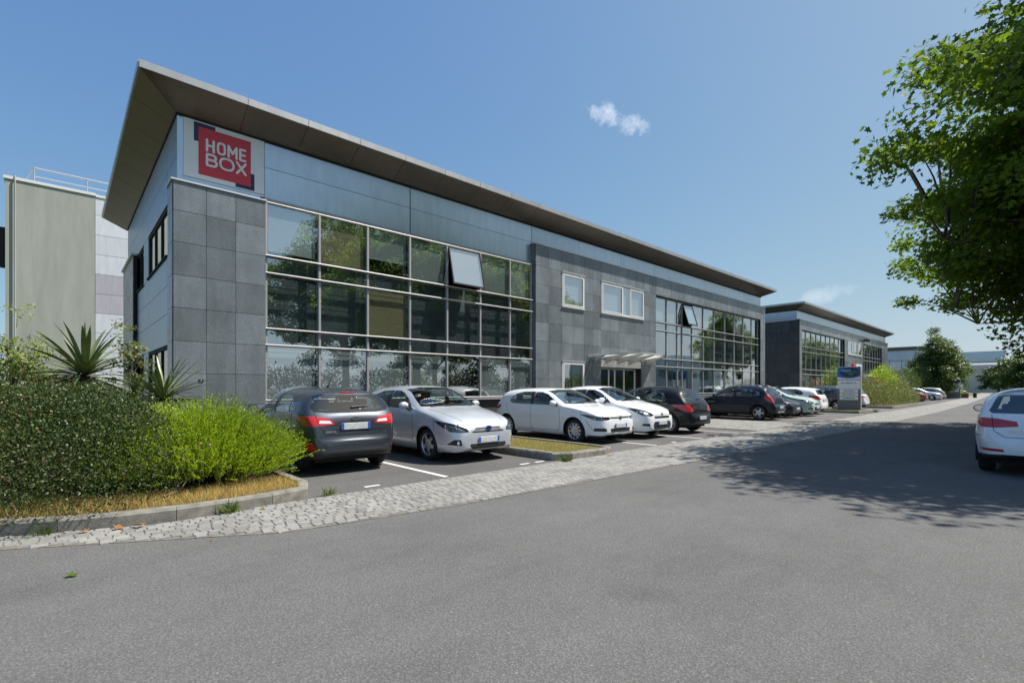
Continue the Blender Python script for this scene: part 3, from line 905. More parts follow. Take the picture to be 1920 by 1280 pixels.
    sp['extra'] = lambda c: [('badge', badge_on(c, 'rear', 0, .925, merge(ring_vf(.075, .032, .007), disc_vf(.07, .028), stroke_vf([(-.04, -.004), (-.01, .008), (.02, -.006), (.045, .006)], .006))), 'chrome'), ('badge', badge_on(c, 'front', 0, .66, merge(ring_vf(.075, .032, .007), disc_vf(.07, .028))), 'chrome')] + word(c, 'FIESTA', .055, .44, .715) 
    return sp
def spec_auris():
    sp = dict(name='auris', lift=0.035, L=4.245, W=1.76, fo=.93, wb=2.60, R=.318, arch=.366, rim=(5, 'wide'), dash=1.55, cowl=1.08, rwip=1.12, spoiler=3.80, aerial=3.4, n=3.8, seatz=.42,
        top=[(0, .52), (.02, .66), (.06, .735), (.16, .80), (.4, .90), (.7, .98), (1.10, 1.055), (1.55, 1.27), (2.0, 1.455), (2.3, 1.503), (2.65, 1.515), (3.2, 1.49), (3.7, 1.43), (3.85, 1.39), (4.0, 1.20), (4.1, 1.06), (4.16, .95), (4.195, .74), (4.205, .64), (4.245, .55)],
        belt=[(0, .44), (.1, .61), (.3, .735), (.65, .845), (1.1, .94), (2, .985), (3.0, 1.01), (3.6, 1.04), (4.0, .98), (4.15, .76), (4.245, .46)],
        plan=[(0, .40), (.02, .56), (.07, .67), (.2, .77), (.45, .85), (.95, .872), (2, .88), (3.2, .88), (3.7, .865), (4.0, .80), (4.16, .72), (4.21, .63), (4.245, .48)],
        bot=[(0, .29), (.1, .22), (.45, .19), (3.4, .19), (3.95, .25), (4.2, .30), (4.245, .36)],
        handles=[(2.35, .88), (3.22, .90)], bpillar=2.55, mirror=(1.66, 1.0), plates=(.44, .78), handle_mat='chrome')
    sp['gaps'] = [('side', [(1.47, .97), (1.44, .8), (1.42, .45), (1.50, .30), (2.48, .29), (2.56, .36), (2.57, 1.0)]), ('side', [(2.48, .29), (3.05, .30), (3.2, .42), (3.38, .72), (3.52, .84), (3.54, 1.03)]),
        ('side', [(.62, .58), (.68, .75), (.70, .88)]), ('top', [(1.1, .68), (.6, .62), (.2, .50)]), ('front', [(0, .70), (.3, .695), (.5, .68)]), ('rear', [(.62, 1.0), (.66, .84), (.60, .70), (.4, .65), (0, .645)])]
    sp['features'] = base_features(dict(windows=[[(1.50, 1.005), (1.72, 1.01), (1.70, 1.165)], [(1.77, 1.01), (2.50, 1.025), (2.48, 1.395), (2.25, 1.39), (2.02, 1.33), (1.78, 1.215)], [(2.62, 1.028), (3.28, 1.045), (3.40, 1.10), (3.26, 1.30), (3.0, 1.385), (2.60, 1.40)]],
        ws=[(-.74, 1.065), (.74, 1.065), (.58, 1.425), (.3, 1.465), (-.3, 1.465), (-.58, 1.425)], wsx=(1.0, 2.2), rw=[(-.64, 1.08), (.64, 1.08), (.52, 1.35), (-.52, 1.35)], rwx=(3.7, 4.15)))
    sp['features'] += [('headlight', 'front', [(.47, .565), (.50, .63), (.70, .72), (.95, .80), (.95, .66), (.80, .58), (.62, .55)], (0, .70, (.2, .565, .66, .76, 1))), ('trim', 'front', [(-.38, .545), (.38, .545), (.42, .575), (-.42, .575)], (0, .4), False),
        ('lower_grille', 'front', [(-.40, .27), (.40, .27), (.46, .33), (.44, .37), (-.44, .37), (-.46, .33)], (0, .4), False), ('fog_lamp', 'front', [(.62, .34), (.80, .36), (.74, .46), (.64, .46)], (0, .6)),
        ('skirt', 'front', [(-.95, .1), (.95, .1), (.95, .215), (-.95, .215)], (0, .45), False), ('skirt', 'rear', [(-.95, .1), (.95, .1), (.95, .30), (-.95, .30)], (3.8, 4.3), False),
        ('tail_light', 'rear', [(.52, .82), (.56, .93), (.7, 1.02), (.95, 1.08), (.95, .84), (.7, .79)], (3.7, 4.3)), ('reflector', 'rear', [(.60, .38), (.60, .42), (.80, .42), (.80, .38)], (3.9, 4.3)),
        ('front_door', 'side', [(1.43, .31), (2.56, .30), (2.57, 1.0), (1.47, .97)]), ('rear_door', 'side', [(2.57, .30), (3.07, .30), (3.38, .72), (3.52, .84), (3.53, 1.02), (2.57, 1.0)]),
        ('bonnet', 'top', [(.16, .50), (.6, .62), (1.1, .68), (1.1, -.68), (.6, -.62), (.16, -.50)], None, False), ('tailgate', 'rear', [(-.60, .65), (.60, .65), (.66, 1.06), (-.66, 1.06)], (3.8, 4.3), False)]
    sp['extra'] = lambda c: [('grille_bar', badge_on(c, 'front', 0, .66, merge(moved(box_vf(.62, .022, .02, .006), (0, .012, 0)), moved(box_vf(.70, .016, .02, .005), (0, -.028, 0))), .0), 'chrome'),
        ('badge', badge_on(c, 'front', 0, .66, merge(ring_vf(.072, .05, .010), ring_vf(.028, .044, .008), moved(ring_vf(.05, .02, .007), (0, .02, 0))), .02), 'chrome'), ('badge_field', badge_on(c, 'front', 0, .66, disc_vf(.066, .045), .014), 'plate_blue'),
        ('fog_bulb', badge_on(c, 'front', .69, .40, disc_vf(.034, .034), .02), 'lamp_reflector'), ('fog_bulb', badge_on(c, 'front', -.69, .40, disc_vf(.034, .034), .02), 'lamp_reflector')]
    return sp
def spec_citrus():
    sp = dict(name='city', lift=0.045, L=3.94, W=1.73, fo=.80, wb=2.466, R=.305, arch=.350, rim=(7, 'thin'), dash=1.38, cowl=.93, rwip=1.12, spoiler=3.55, aerial=3.2, n=3.5, seatz=.44,
        top=[(0, .50), (.02, .65), (.06, .745), (.18, .84), (.4, .93), (.65, .995), (.95, 1.055), (1.35, 1.24), (1.78, 1.43), (2.1, 1.505), (2.45, 1.52), (2.95, 1.49), (3.4, 1.42), (3.58, 1.37), (3.72, 1.2), (3.82, 1.06), (3.87, .95), (3.895, .74), (3.905, .63), (3.94, .52)],
        belt=[(0, .42), (.1, .62), (.3, .76), (.6, .86), (1.1, .95), (2, 1.0), (3.0, 1.04), (3.4, 1.06), (3.72, 1.0), (3.86, .75), (3.94, .44)],
        plan=[(0, .40), (.02, .56), (.07, .66), (.2, .76), (.42, .835), (.85, .86), (1.9, .865), (3.0, .865), (3.4, .85), (3.7, .79), (3.86, .71), (3.91, .62), (3.94, .46)],
        bot=[(0, .29), (.1, .22), (.4, .19), (3.1, .19), (3.65, .25), (3.9, .30), (3.94, .36)],
        handles=[(2.1, .88), (2.95, .91)], bpillar=2.30, mirror=(1.48, 1.0), plates=(.45, .60))
    sp['gaps'] = [('side', [(1.27, .97), (1.24, .8), (1.24, .45), (1.32, .30), (2.22, .29), (2.30, .36), (2.31, 1.0)]), ('side', [(2.22, .29), (2.8, .30), (2.95, .42), (3.1, .72), (3.22, .84), (3.24, 1.04)]),
        ('top', [(.95, .64), (.5, .58), (.2, .46)]), ('front', [(0, .685), (.3, .68), (.45, .67)]), ('rear', [(.62, 1.0), (.64, .84), (.58, .70), (.4, .64), (0, .635)])]
    sp['features'] = base_features(dict(windows=[[(1.22, 1.0), (1.45, 1.005), (1.43, 1.15)], [(1.52, 1.01), (2.24, 1.035), (2.22, 1.40), (1.98, 1.395), (1.75, 1.32), (1.54, 1.21)], [(2.35, 1.04), (2.94, 1.06), (3.10, 1.12), (2.95, 1.31), (2.7, 1.395), (2.34, 1.405)]],
        ws=[(-.66, 1.075), (.66, 1.075), (.53, 1.42), (.3, 1.465), (-.3, 1.465), (-.53, 1.42)], wsx=(.85, 2.1), rw=[(-.62, 1.08), (.62, 1.08), (.50, 1.33), (-.50, 1.33)], rwx=(3.45, 3.87)))
    sp['features'] += [('headlight', 'front', [(.42, .62), (.44, .66), (.60, .76), (.95, .88), (.95, .74), (.75, .62), (.55, .59)], (0, .66, (.2, .62, .64, .83, 1))),
        ('grille', 'front', [(-.36, .53), (.36, .53), (.42, .575), (.36, .60), (-.36, .60), (-.42, .575)], (0, .4), False),
        ('lower_grille', 'front', [(-.38, .27), (.38, .27), (.47, .33), (.46, .43), (.40, .49), (-.40, .49), (-.46, .43), (-.47, .33)], (0, .4), False), ('fog_lamp', 'front', [(.60, .36), (.76, .38), (.74, .44), (.60, .44)], (0, .5)),
        ('skirt', 'front', [(-.95, .1), (.95, .1), (.95, .215), (-.95, .215)], (0, .42), False), ('skirt', 'rear', [(-.95, .1), (.95, .1), (.95, .30), (-.95, .30)], (3.5, 4.0), False),
        ('tail_light', 'rear', [(.58, .78), (.60, .95), (.7, 1.06), (.95, 1.10), (.95, .82), (.7, .76)], (3.5, 4.0)), ('reflector', 'rear', [(.60, .38), (.60, .42), (.80, .42), (.80, .38)], (3.6, 4.0)),
        ('front_door', 'side', [(1.25, .31), (2.30, .30), (2.31, 1.0), (1.27, .97)]), ('rear_door', 'side', [(2.31, .30), (2.82, .30), (3.1, .72), (3.22, .84), (3.23, 1.03), (2.31, 1.0)]),
        ('bonnet', 'top', [(.18, .46), (.5, .58), (.95, .64), (.95, -.64), (.5, -.58), (.18, -.46)], None, False), ('tailgate', 'rear', [(-.60, .64), (.60, .64), (.64, 1.06), (-.64, 1.06)], (3.5, 4.0), False)]
    sp['extra'] = lambda c: [('badge', badge_on(c, 'front', 0, .705, merge(stroke_vf([(-.06, -.02), (0, .03), (.06, -.02)], .017), stroke_vf([(-.06, -.055), (0, -.005), (.06, -.055)], .017))), 'chrome'), ('badge', badge_on(c, 'rear', 0, .90, merge(stroke_vf([(-.06, -.0), (0, .05), (.06, -.0)], .017), stroke_vf([(-.06, -.035), (0, .015), (.06, -.035)], .017))), 'chrome')]
    return sp
def spec_lion():
    sp = dict(name='lion', L=4.20, W=1.746, fo=.87, wb=2.608, R=.312, arch=.358, rim=(9, 'cover'), dash=1.50, cowl=1.03, rwip=1.08, spoiler=3.70, aerial=3.3, n=3.8, seatz=.42,
        top=[(0, .50), (.02, .61), (.07, .68), (.2, .76), (.45, .85), (.75, .925), (1.05, 1.0), (1.5, 1.24), (1.95, 1.43), (2.25, 1.49), (2.6, 1.51), (3.2, 1.48), (3.6, 1.425), (3.74, 1.385), (3.92, 1.16), (4.02, 1.03), (4.09, .93), (4.13, .74), (4.14, .63), (4.20, .54)],
        belt=[(0, .42), (.1, .60), (.3, .72), (.65, .83), (1.1, .93), (2, .97), (3.0, .995), (3.5, 1.01), (3.9, .96), (4.08, .76), (4.20, .46)],
        plan=[(0, .40), (.02, .55), (.07, .66), (.2, .76), (.45, .84), (.9, .866), (2, .873), (3.2, .873), (3.65, .855), (3.95, .79), (4.1, .72), (4.16, .63), (4.20, .48)],
        bot=[(0, .29), (.1, .22), (.45, .19), (3.35, .19), (3.9, .25), (4.15, .30), (4.20, .36)],
        handles=[(2.28, .86), (3.15, .88)], bpillar=2.48, mirror=(1.56, .985), plates=(.44, .50), mirror_mat='black_plastic')
    sp['gaps'] = [('side', [(1.40, .96), (1.37, .8), (1.36, .45), (1.43, .30), (2.40, .29), (2.48, .36), (2.49, .98)]), ('side', [(2.40, .29), (3.0, .30), (3.15, .42), (3.32, .70), (3.45, .82), (3.47, 1.0)]),
        ('top', [(1.05, .66), (.6, .60), (.2, .48)]), ('rear', [(.62, 1.0), (.64, .84), (.60, .74), (.55, .66), (0, .65)])]
    sp['features'] = base_features(dict(windows=[[(1.42, .985), (2.42, 1.0), (2.40, 1.385), (2.18, 1.38), (1.95, 1.31), (1.65, 1.15)], [(2.54, 1.005), (3.24, 1.02), (3.40, 1.08), (3.24, 1.29), (2.95, 1.375), (2.52, 1.39)]],
        ws=[(-.72, 1.02), (.72, 1.02), (.57, 1.40), (.3, 1.445), (-.3, 1.445), (-.57, 1.40)], wsx=(.95, 2.15), rw=[(-.64, 1.05), (.64, 1.05), (.53, 1.34), (-.53, 1.34)], rwx=(3.6, 4.08)))
    sp['features'] += [('headlight', 'front', [(.38, .57), (.42, .62), (.60, .70), (.95, .82), (.95, .70), (.75, .58), (.55, .54)], (0, .66, (.2, .57, .66, .79, 1))), ('grille', 'front', [(-.38, .36), (.38, .36), (.44, .45), (.40, .52), (-.40, .52), (-.44, .45)], (0, .4), False),
        ('lower_grille', 'front', [(-.45, .26), (.45, .26), (.42, .32), (-.42, .32)], (0, .4), False), ('fog_lamp', 'front', [(.60, .34), (.76, .36), (.74, .44), (.62, .44)], (0, .5)),
        ('skirt', 'front', [(-.95, .1), (.95, .1), (.95, .215), (-.95, .215)], (0, .42), False), ('skirt', 'rear', [(-.95, .1), (.95, .1), (.95, .34), (-.95, .34)], (3.8, 4.3), False),
        ('tail_light', 'rear', [(.46, .72), (.52, .84), (.62, .90), (.95, .96), (.95, .70), (.62, .70)], (3.60, 4.3, (3.62, .895, 3.98, .72, 1), (3.6, .91, 4.1, .95, -1))),
        ('front_door', 'side', [(1.37, .31), (2.48, .30), (2.49, .98), (1.40, .96)]), ('rear_door', 'side', [(2.49, .30), (3.02, .30), (3.32, .70), (3.45, .82), (3.46, .99), (2.49, .98)]),
        ('bonnet', 'top', [(.18, .48), (.6, .60), (1.05, .66), (1.05, -.66), (.6, -.60), (.18, -.48)], None, False), ('tailgate', 'rear', [(-.60, .65), (.60, .65), (.64, 1.03), (-.64, 1.03)], (3.7, 4.3), False)]
    sp['extra'] = lambda c: [('badge', badge_on(c, 'rear', 0, .83, merge(stroke_vf([(-.035, -.05), (-.02, 0), (-.03, .05), (.02, .055)], .014), stroke_vf([(-.02, 0), (.03, .01), (.045, .035)], .012), stroke_vf([(-.02, 0), (.02, -.03), (.02, -.055)], .013))), 'chrome'), ('badge', badge_on(c, 'front', 0, .60, merge(stroke_vf([(-.03, -.04), (-.015, 0), (-.025, .04), (.02, .045)], .012), stroke_vf([(-.015, 0), (.03, .01)], .011))), 'chrome')] + word(c, '307', .06, .40, .86)
    return sp
def spec_crossover():
    sp = dict(name='cross', L=4.08, W=1.76, fo=.82, wb=2.589, R=.328, arch=.378, rim=(5, 'wide'), dash=1.42, cowl=1.0, rwip=1.16, spoiler=3.60, aerial=3.0, n=4.4, seatz=.50,
        top=[(0, .56), (.02, .68), (.06, .76), (.16, .84), (.4, .92), (.7, .98), (1.02, 1.04), (1.38, 1.26), (1.74, 1.45), (2.02, 1.53), (2.4, 1.555), (3.0, 1.545), (3.5, 1.50), (3.62, 1.46), (3.76, 1.27), (3.87, 1.12), (3.94, 1.0), (3.99, .82), (4.01, .72), (4.08, .62)],
        belt=[(0, .48), (.1, .66), (.3, .80), (.6, .88), (1.1, .97), (2, 1.02), (3.0, 1.05), (3.5, 1.07), (3.8, 1.02), (3.97, .80), (4.08, .52)],
        plan=[(0, .44), (.02, .60), (.07, .71), (.2, .80), (.42, .855), (.85, .874), (1.9, .88), (3.0, .88), (3.5, .868), (3.84, .81), (3.98, .74), (4.04, .66), (4.08, .52)],
        bot=[(0, .34), (.1, .27), (.42, .24), (3.25, .24), (3.8, .30), (4.03, .34), (4.08, .40)],
        handles=[(2.15, .93), (3.02, .95)], bpillar=2.36, mirror=(1.45, 1.02), plates=(.52, .58), handle_mat=None)
    sp['gaps'] = [('side', [(1.30, 1.0), (1.27, .85), (1.27, .5), (1.34, .35), (2.28, .34), (2.36, .40), (2.37, 1.03)]), ('side', [(2.28, .34), (2.9, .35), (3.05, .48), (3.2, .76), (3.32, .88), (3.34, 1.06)]),
        ('top', [(1.02, .68), (.5, .63), (.2, .52)]), ('rear', [(.62, 1.08), (.64, .92), (.62, .76), (.5, .71), (0, .70)])]
    sp['features'] = base_features(dict(windows=[[(1.30, 1.035), (2.30, 1.055), (2.28, 1.425), (2.02, 1.42), (1.78, 1.35), (1.5, 1.19)], [(2.42, 1.06), (3.12, 1.075), (3.15, 1.36), (2.9, 1.415), (2.40, 1.43)], [(3.19, 1.085), (3.46, 1.12), (3.40, 1.27), (3.2, 1.34)]],
        ws=[(-.72, 1.055), (.72, 1.055), (.60, 1.44), (.3, 1.48), (-.3, 1.48), (-.60, 1.44)], wsx=(.9, 2.0), rw=[(-.64, 1.12), (.64, 1.12), (.55, 1.42), (-.55, 1.42)], rwx=(3.5, 3.95)))
    sp['features'] += [('headlight', 'front', [(.44, .66), (.46, .74), (.62, .80), (.95, .86), (.95, .70), (.75, .64)], (0, .55)), ('grille', 'front', [(-.42, .62), (.42, .62), (.44, .72), (-.44, .72)], (0, .4), False),
        ('lower_grille', 'front', [(-.45, .38), (.45, .38), (.5, .46), (.45, .56), (-.45, .56), (-.5, .46)], (0, .4), False), ('fog_lamp', 'front', [(.62, .42), (.76, .43), (.75, .52), (.63, .52)], (0, .5)),
        ('skirt', 'front', [(-.95, .1), (.95, .1), (.95, .36), (-.95, .36)], (0, .42), False), ('skirt', 'side', [(1.26, .2), (3.0, .2), (3.0, .34), (1.26, .34)]), ('skirt', 'rear', [(-.95, .1), (.95, .1), (.95, .44), (-.95, .44)], (3.7, 4.1), False),
        ('tail_light', 'rear', [(.60, .80), (.60, 1.02), (.66, 1.10), (.95, 1.14), (.95, .80), (.72, .78)], (3.70, 4.1, (3.70, .93, 3.92, .79, 1))),
        ('front_door', 'side', [(1.27, .35), (2.36, .35), (2.37, 1.03), (1.30, 1.0)]), ('rear_door', 'side', [(2.37, .35), (2.92, .35), (3.2, .76), (3.32, .88), (3.33, 1.06), (2.37, 1.03)]),
        ('bonnet', 'top', [(.18, .52), (.5, .63), (1.02, .68), (1.02, -.68), (.5, -.63), (.18, -.52)], None, False), ('tailgate', 'rear', [(-.62, .70), (.62, .70), (.64, 1.10), (-.64, 1.10)], (3.7, 4.1), False)]
    def ex(c):
        out = []
        for sd in (1, -1):
            pts = []
            for xf in np.linspace(1.85, 3.45, 12):
                p, n = c.hit('top', xf, .53 * sd)
                e = min(1, (xf - 1.85) / .15, (3.45 - xf) / .15)
                pts.append(p + Vector((0, 0, .005 + .052 * max(0, e) ** .5)))
            out.append(('roof_rail', tube_vf(pts, .018, 8), 'rim_silver'))
        p, n = c.hit('rear', 0, .36)
        out.append(('skid_plate', moved(box_vf(.03, .8, .09, .01), (p.x - .012, 0, .37)), 'rim_silver'))
        for sd in (1, -1):
            p, n = c.hit('side', 1.12, .80, sd)
            rot = Matrix(((-sd, 0, 0), (0, 0, sd), (0, 1, 0))).to_4x4()
            out.append(('lettering', moved(text_vf('STEPWAY', .07, .001, .001, 1.2), p + n * .006 + Vector((-.12, 0, 0)), rot), 'rim_silver'))
        return out
    sp['extra'] = ex
    return sp
# ------------------------------------------------------------------ building materials
def granite(name='granite', k=1.0):
    t = NT(name); c = t.pos(); rnd = t.n('ObjectInfo').outputs['Random']
    sp = t.ramp(t.noise(c, 34, 4, .85), [(.30, .115), (.50, .205), (.72, .335)])
    blot = t.ramp(t.noise(c, 1.6, 6, .6), [(.3, .82), (.7, 1.15)])
    stk = t.ramp(t.noise(t.n('Mapping', Vector=c, Scale=(1, 1, .10)).outputs[0], 3.2, 6, .7), [(.30, .80), (.62, 1.05)])
    sp = t.mix(1.0, sp, stk, 'MULTIPLY')
    tone = t.ramp(rnd, [(0, .76), (.5, .98), (1, 1.22)])
    base = t.mix(1.0, t.mix(1.0, sp, blot, 'MULTIPLY'), tone, 'MULTIPLY')
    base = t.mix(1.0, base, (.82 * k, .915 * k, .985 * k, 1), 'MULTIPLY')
    b = t.bsdf(); t.put(b.inputs['Base Color'], base)
    t.put(b.inputs['Roughness'], t.ramp(t.noise(c, 3.0, 5), [(.3, .20), (.7, .34)])); t.put(b.inputs['Specular IOR Level'], .55)
granite()
granite('granite_shaded', .32)  # same granite, with the shade on the second building's side put into its colour
def cladding(name, col, rough=.38, metal=.55):
    t = NT(name); c = t.pos(); rnd = t.n('ObjectInfo').outputs['Random']
    sc = t.n('Mapping', Vector=c, Scale=(1, 1, .18)).outputs[0]
    streak = t.ramp(t.noise(sc, 5.0, 6, .65), [(.35, .90), (.7, 1.06)])
    spots = t.ramp(t.noise(c, 9, 3, .5), [(.72, 1.0), (.78, .72)])
    tone = t.ramp(rnd, [(0, .94), (1, 1.05)])
    base = t.mix(1.0, t.mix(1.0, t.mix(1.0, (*col, 1), streak, 'MULTIPLY'), spots, 'MULTIPLY'), tone, 'MULTIPLY')
    b = t.bsdf(); t.put(b.inputs['Base Color'], base); t.put(b.inputs['Metallic'], metal)
    t.put(b.inputs['Roughness'], rough)
    t.put(b.inputs['Normal'], t.bump(t.noise(c, 1.3, 2), .10, .02))
cladding('cladding_grey', (.54, .60, .67), .28, .72)
cladding('soffit_bronze', (.13, .11, .088), .34, .55)
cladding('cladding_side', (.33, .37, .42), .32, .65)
cladding('fascia_metal', (.46, .455, .44), .40, .7)
cladding('frame_alu', (.40, .39, .385), .5, .3)
plain('frame_white', (.74, .73, .70), .45, var=.05)
plain('joint_black', (.012, .012, .013), .8)
plain('core_dark', (.05, .052, .055), .8)
plain('room_wall', (.42, .43, .42), .85, var=.08)
plain('room_floor', (.12, .12, .12), .85)
plain('spandrel', (.145, .165, .18), .6, var=.12, scale=1.2)
plain('sill_metal', (.62, .62, .61), .4, .5)
plain('sign_white', (.80, .81, .82), .35, var=.03)
plain('sign_red', (.62, .035, .055), .4, var=.05)
plain('sign_navy', (.008, .022, .075), .4)
plain('sign_letter', (.82, .82, .83), .4)
glass('facade_glass', (.90, .935, .945), 1.6, bump=.12, add=.38, bscale=.55)
glass('door_glass', (.55, .66, .68), 1.7, bump=.1)
def blind_mat(name, col):
    t = NT(name); c = t.pos()
    z = t.n('SeparateXYZ', Vector=c).outputs['Z']
    sl = t.math('SINE', t.math('MULTIPLY', z, 2 * math.pi / .028))
    base = t.mix(t.math('ADD', .5, t.math('MULTIPLY', sl, .5)), tuple(x * .78 for x in col) + (1,), (*col, 1))
    d = t.n('BsdfDiffuse', Color=base); tr = t.n('BsdfTranslucent', Color=base)
    mx = t.n('MixShader'); mx.inputs[0].default_value = .2
    t.t.links.new(d.outputs[0], mx.inputs[1]); t.t.links.new(tr.outputs[0], mx.inputs[2]); t.t.links.new(mx.outputs[0], t.out.inputs['Surface'])
blind_mat('blind_white', (.92, .92, .91)); blind_mat('blind_tan', (.66, .55, .32)); blind_mat('blind_green', (.68, .72, .66))
def canopy_mat():
    t = NT('canopy_panel'); d = t.n('BsdfDiffuse', Color=(.74, .75, .72)); tr = t.n('BsdfTranslucent', Color=(.70, .72, .70))
    mx = t.n('MixShader'); mx.inputs[0].default_value = .5
    t.t.links.new(d.outputs[0], mx.inputs[1]); t.t.links.new(tr.outputs[0], mx.inputs[2]); t.t.links.new(mx.outputs[0], t.out.inputs['Surface'])
canopy_mat()

RAILS = [6.27, 4.88, 4.43, 2.99, 2.565, 1.13]
def curtain_wall(par, xs, yg, rows=RAILS, open_at=(), blinds={}, depth=.10, parts=True):
    """aluminium glazed bay: a mullion at each x, a rail at each height, one pane in each field"""
    z1, z0 = rows[0], rows[-1]
    for i, x in enumerate(xs):
        box('mullion', (x - .032, yg - .05, z0), (x + .032, yg + .08, z1), 'frame_alu', par, .006)
    for k, z in enumerate(rows):
        d = (.012 if k == 0 else .045) if k in (0, len(rows) - 1) else .085
        hh = .025 if k else .036
        v, f = tube_vf([(xs[0] - .03, 0, 0), (xs[-1] + .03, 0, 0)], hh, 10)
        v = [(p[0] - xs[0], p[1] * 1.35, p[2]) for p in v]
        o = part('rail', v, f, 'frame_alu', par, Vector((xs[0], yg - d, z)) - world_loc(par))
    for i in range(len(xs) - 1):
        for k in range(len(rows) - 1):
            a, b = xs[i] + .030, xs[i + 1] - .030
            zt, zb = rows[k] - .02, rows[k + 1] + .02
            hgt = zt - zb
            opened = (i, k) in open_at
            g = box('window_pane', (a, yg - .006, zb), (b, yg + .006, zt), 'facade_glass', par)
            if opened:
                # awning light hinged along its head
                ang = R(open_at[(i, k)])
                w = b - a
                me_g = box_mesh('window_pane', w, .012, hgt, 'facade_glass')
                hz = Vector(((a + b) / 2, yg - .03, zt)) - world_loc(par)
                rot = Matrix.Rotation(-ang, 4, 'X')
                g.location = hz + rot @ Vector((0, 0, -hgt / 2)); g.rotation_euler = (-ang, 0, 0)
                fr = merge(*[moved(box_vf(w, .05, .045), (0, .0, s * (hgt / 2 - .022))) for s in (1, -1)], *[moved(box_vf(.045, .05, hgt - .09), (s * (w / 2 - .0225), 0, 0)) for s in (1, -1)])
                fr_o = part('sash_frame', *fr, 'joint_black', g)
                part('blind', *moved(box_vf(w - .12, .008, hgt - .12), (0, .045, 0)), 'blind_white', g)
            else:
                zc = (zt + zb) / 2
                g.rotation_euler = (random.uniform(-.0022, .0022), 0, random.uniform(-.0022, .0022))
                box('gasket', (a - .004, yg - .012, zb - .006), (b + .004, yg - .008, zb + .012), 'joint_black', par)
            if (i, k) in blinds:
                m_, frac, hang = blinds[(i, k)]
                zl = zt - .03 - (hgt - .05) * frac
                box('blind', (a + .05, yg + .06, zl), (b - .06, yg + .072, zt - .02), m_, par)
                box('blind_rail', (a + .05, yg + .055, zl - .02), (b - .06, yg + .078, zl), 'sign_white', par)
            if hgt < .7 or k == 2:
                box('spandrel_panel', (a - .02, yg + .26, zb - .05), (b + .02, yg + .28, zt + .05), 'spandrel', par)

def rects_minus(x0, x1, z0, z1, opens):
    """the pieces of a tile that openings leave over"""
    rs = [(x0, x1, z0, z1)]
    for (a, b, c, d) in opens:
        out = []
        for (p, q, r_, s_) in rs:
            if b <= p + .03 or a >= q - .03 or d <= r_ + .03 or c >= s_ - .03: out.append((p, q, r_, s_)); continue
            if a > p + .03: out.append((p, a, r_, s_))
            if b < q - .03: out.append((b, q, r_, s_))
            pp, qq = max(p, a), min(q, b)
            if c > r_ + .03: out.append((pp, qq, r_, c))
            if d < s_ - .03: out.append((pp, qq, d, s_))
        rs = out
    return rs
def stone_front(par, xs, zs, y, opens=(), back=.30, name='stone_wall'):
    """granite tiles in a grid on a backing wall; faces look towards -y"""
    cells = []
    for i in range(len(xs) - 1):
        for j in range(len(zs) - 1):
            cells += rects_minus(xs[i], xs[i + 1], zs[j], zs[j + 1], opens)
    ins = lambda a, b: (a + (.034 if a == xs[0] else 0), b - (.034 if b == xs[-1] else 0))
    vf = merge(*[moved(box_vf(ins(a, b)[1] - ins(a, b)[0], back, d - c), (sum(ins(a, b)) / 2 - xs[0], back / 2, (c + d) / 2)) for (a, b, c, d) in cells])
    wall = part(name, *vf, 'joint_black', par, Vector((xs[0], y + .030, 0)) - world_loc(par))
    for (a, b, c, d) in cells:
        g = .0045
        o = box('granite_tile', (a + g, y, c + g), (b - g, y + .028, d - g), 'granite', wall)
        o.location.y += random.uniform(-.0015, .0015)
    return wall
def stone_side(par, x, ys, zs, m_='granite', back=.2):
    """granite tiles facing -x"""
    cells = [(ys[i], ys[i + 1], zs[j], zs[j + 1]) for i in range(len(ys) - 1) for j in range(len(zs) - 1)]
    vf = merge(*[moved(box_vf(back, b - a, d - c), (back / 2, (a + b) / 2 - ys[0], (c + d) / 2)) for (a, b, c, d) in cells])
    wall = part('stone_wall', *vf, 'joint_black', par, Vector((x + .030, ys[0], 0)) - world_loc(par))
    for (a, b, c, d) in cells:
        g = .0045
        box('granite_tile', (x, a + g, c + g), (x + .028, b - g, d - g), m_, wall)
    return wall
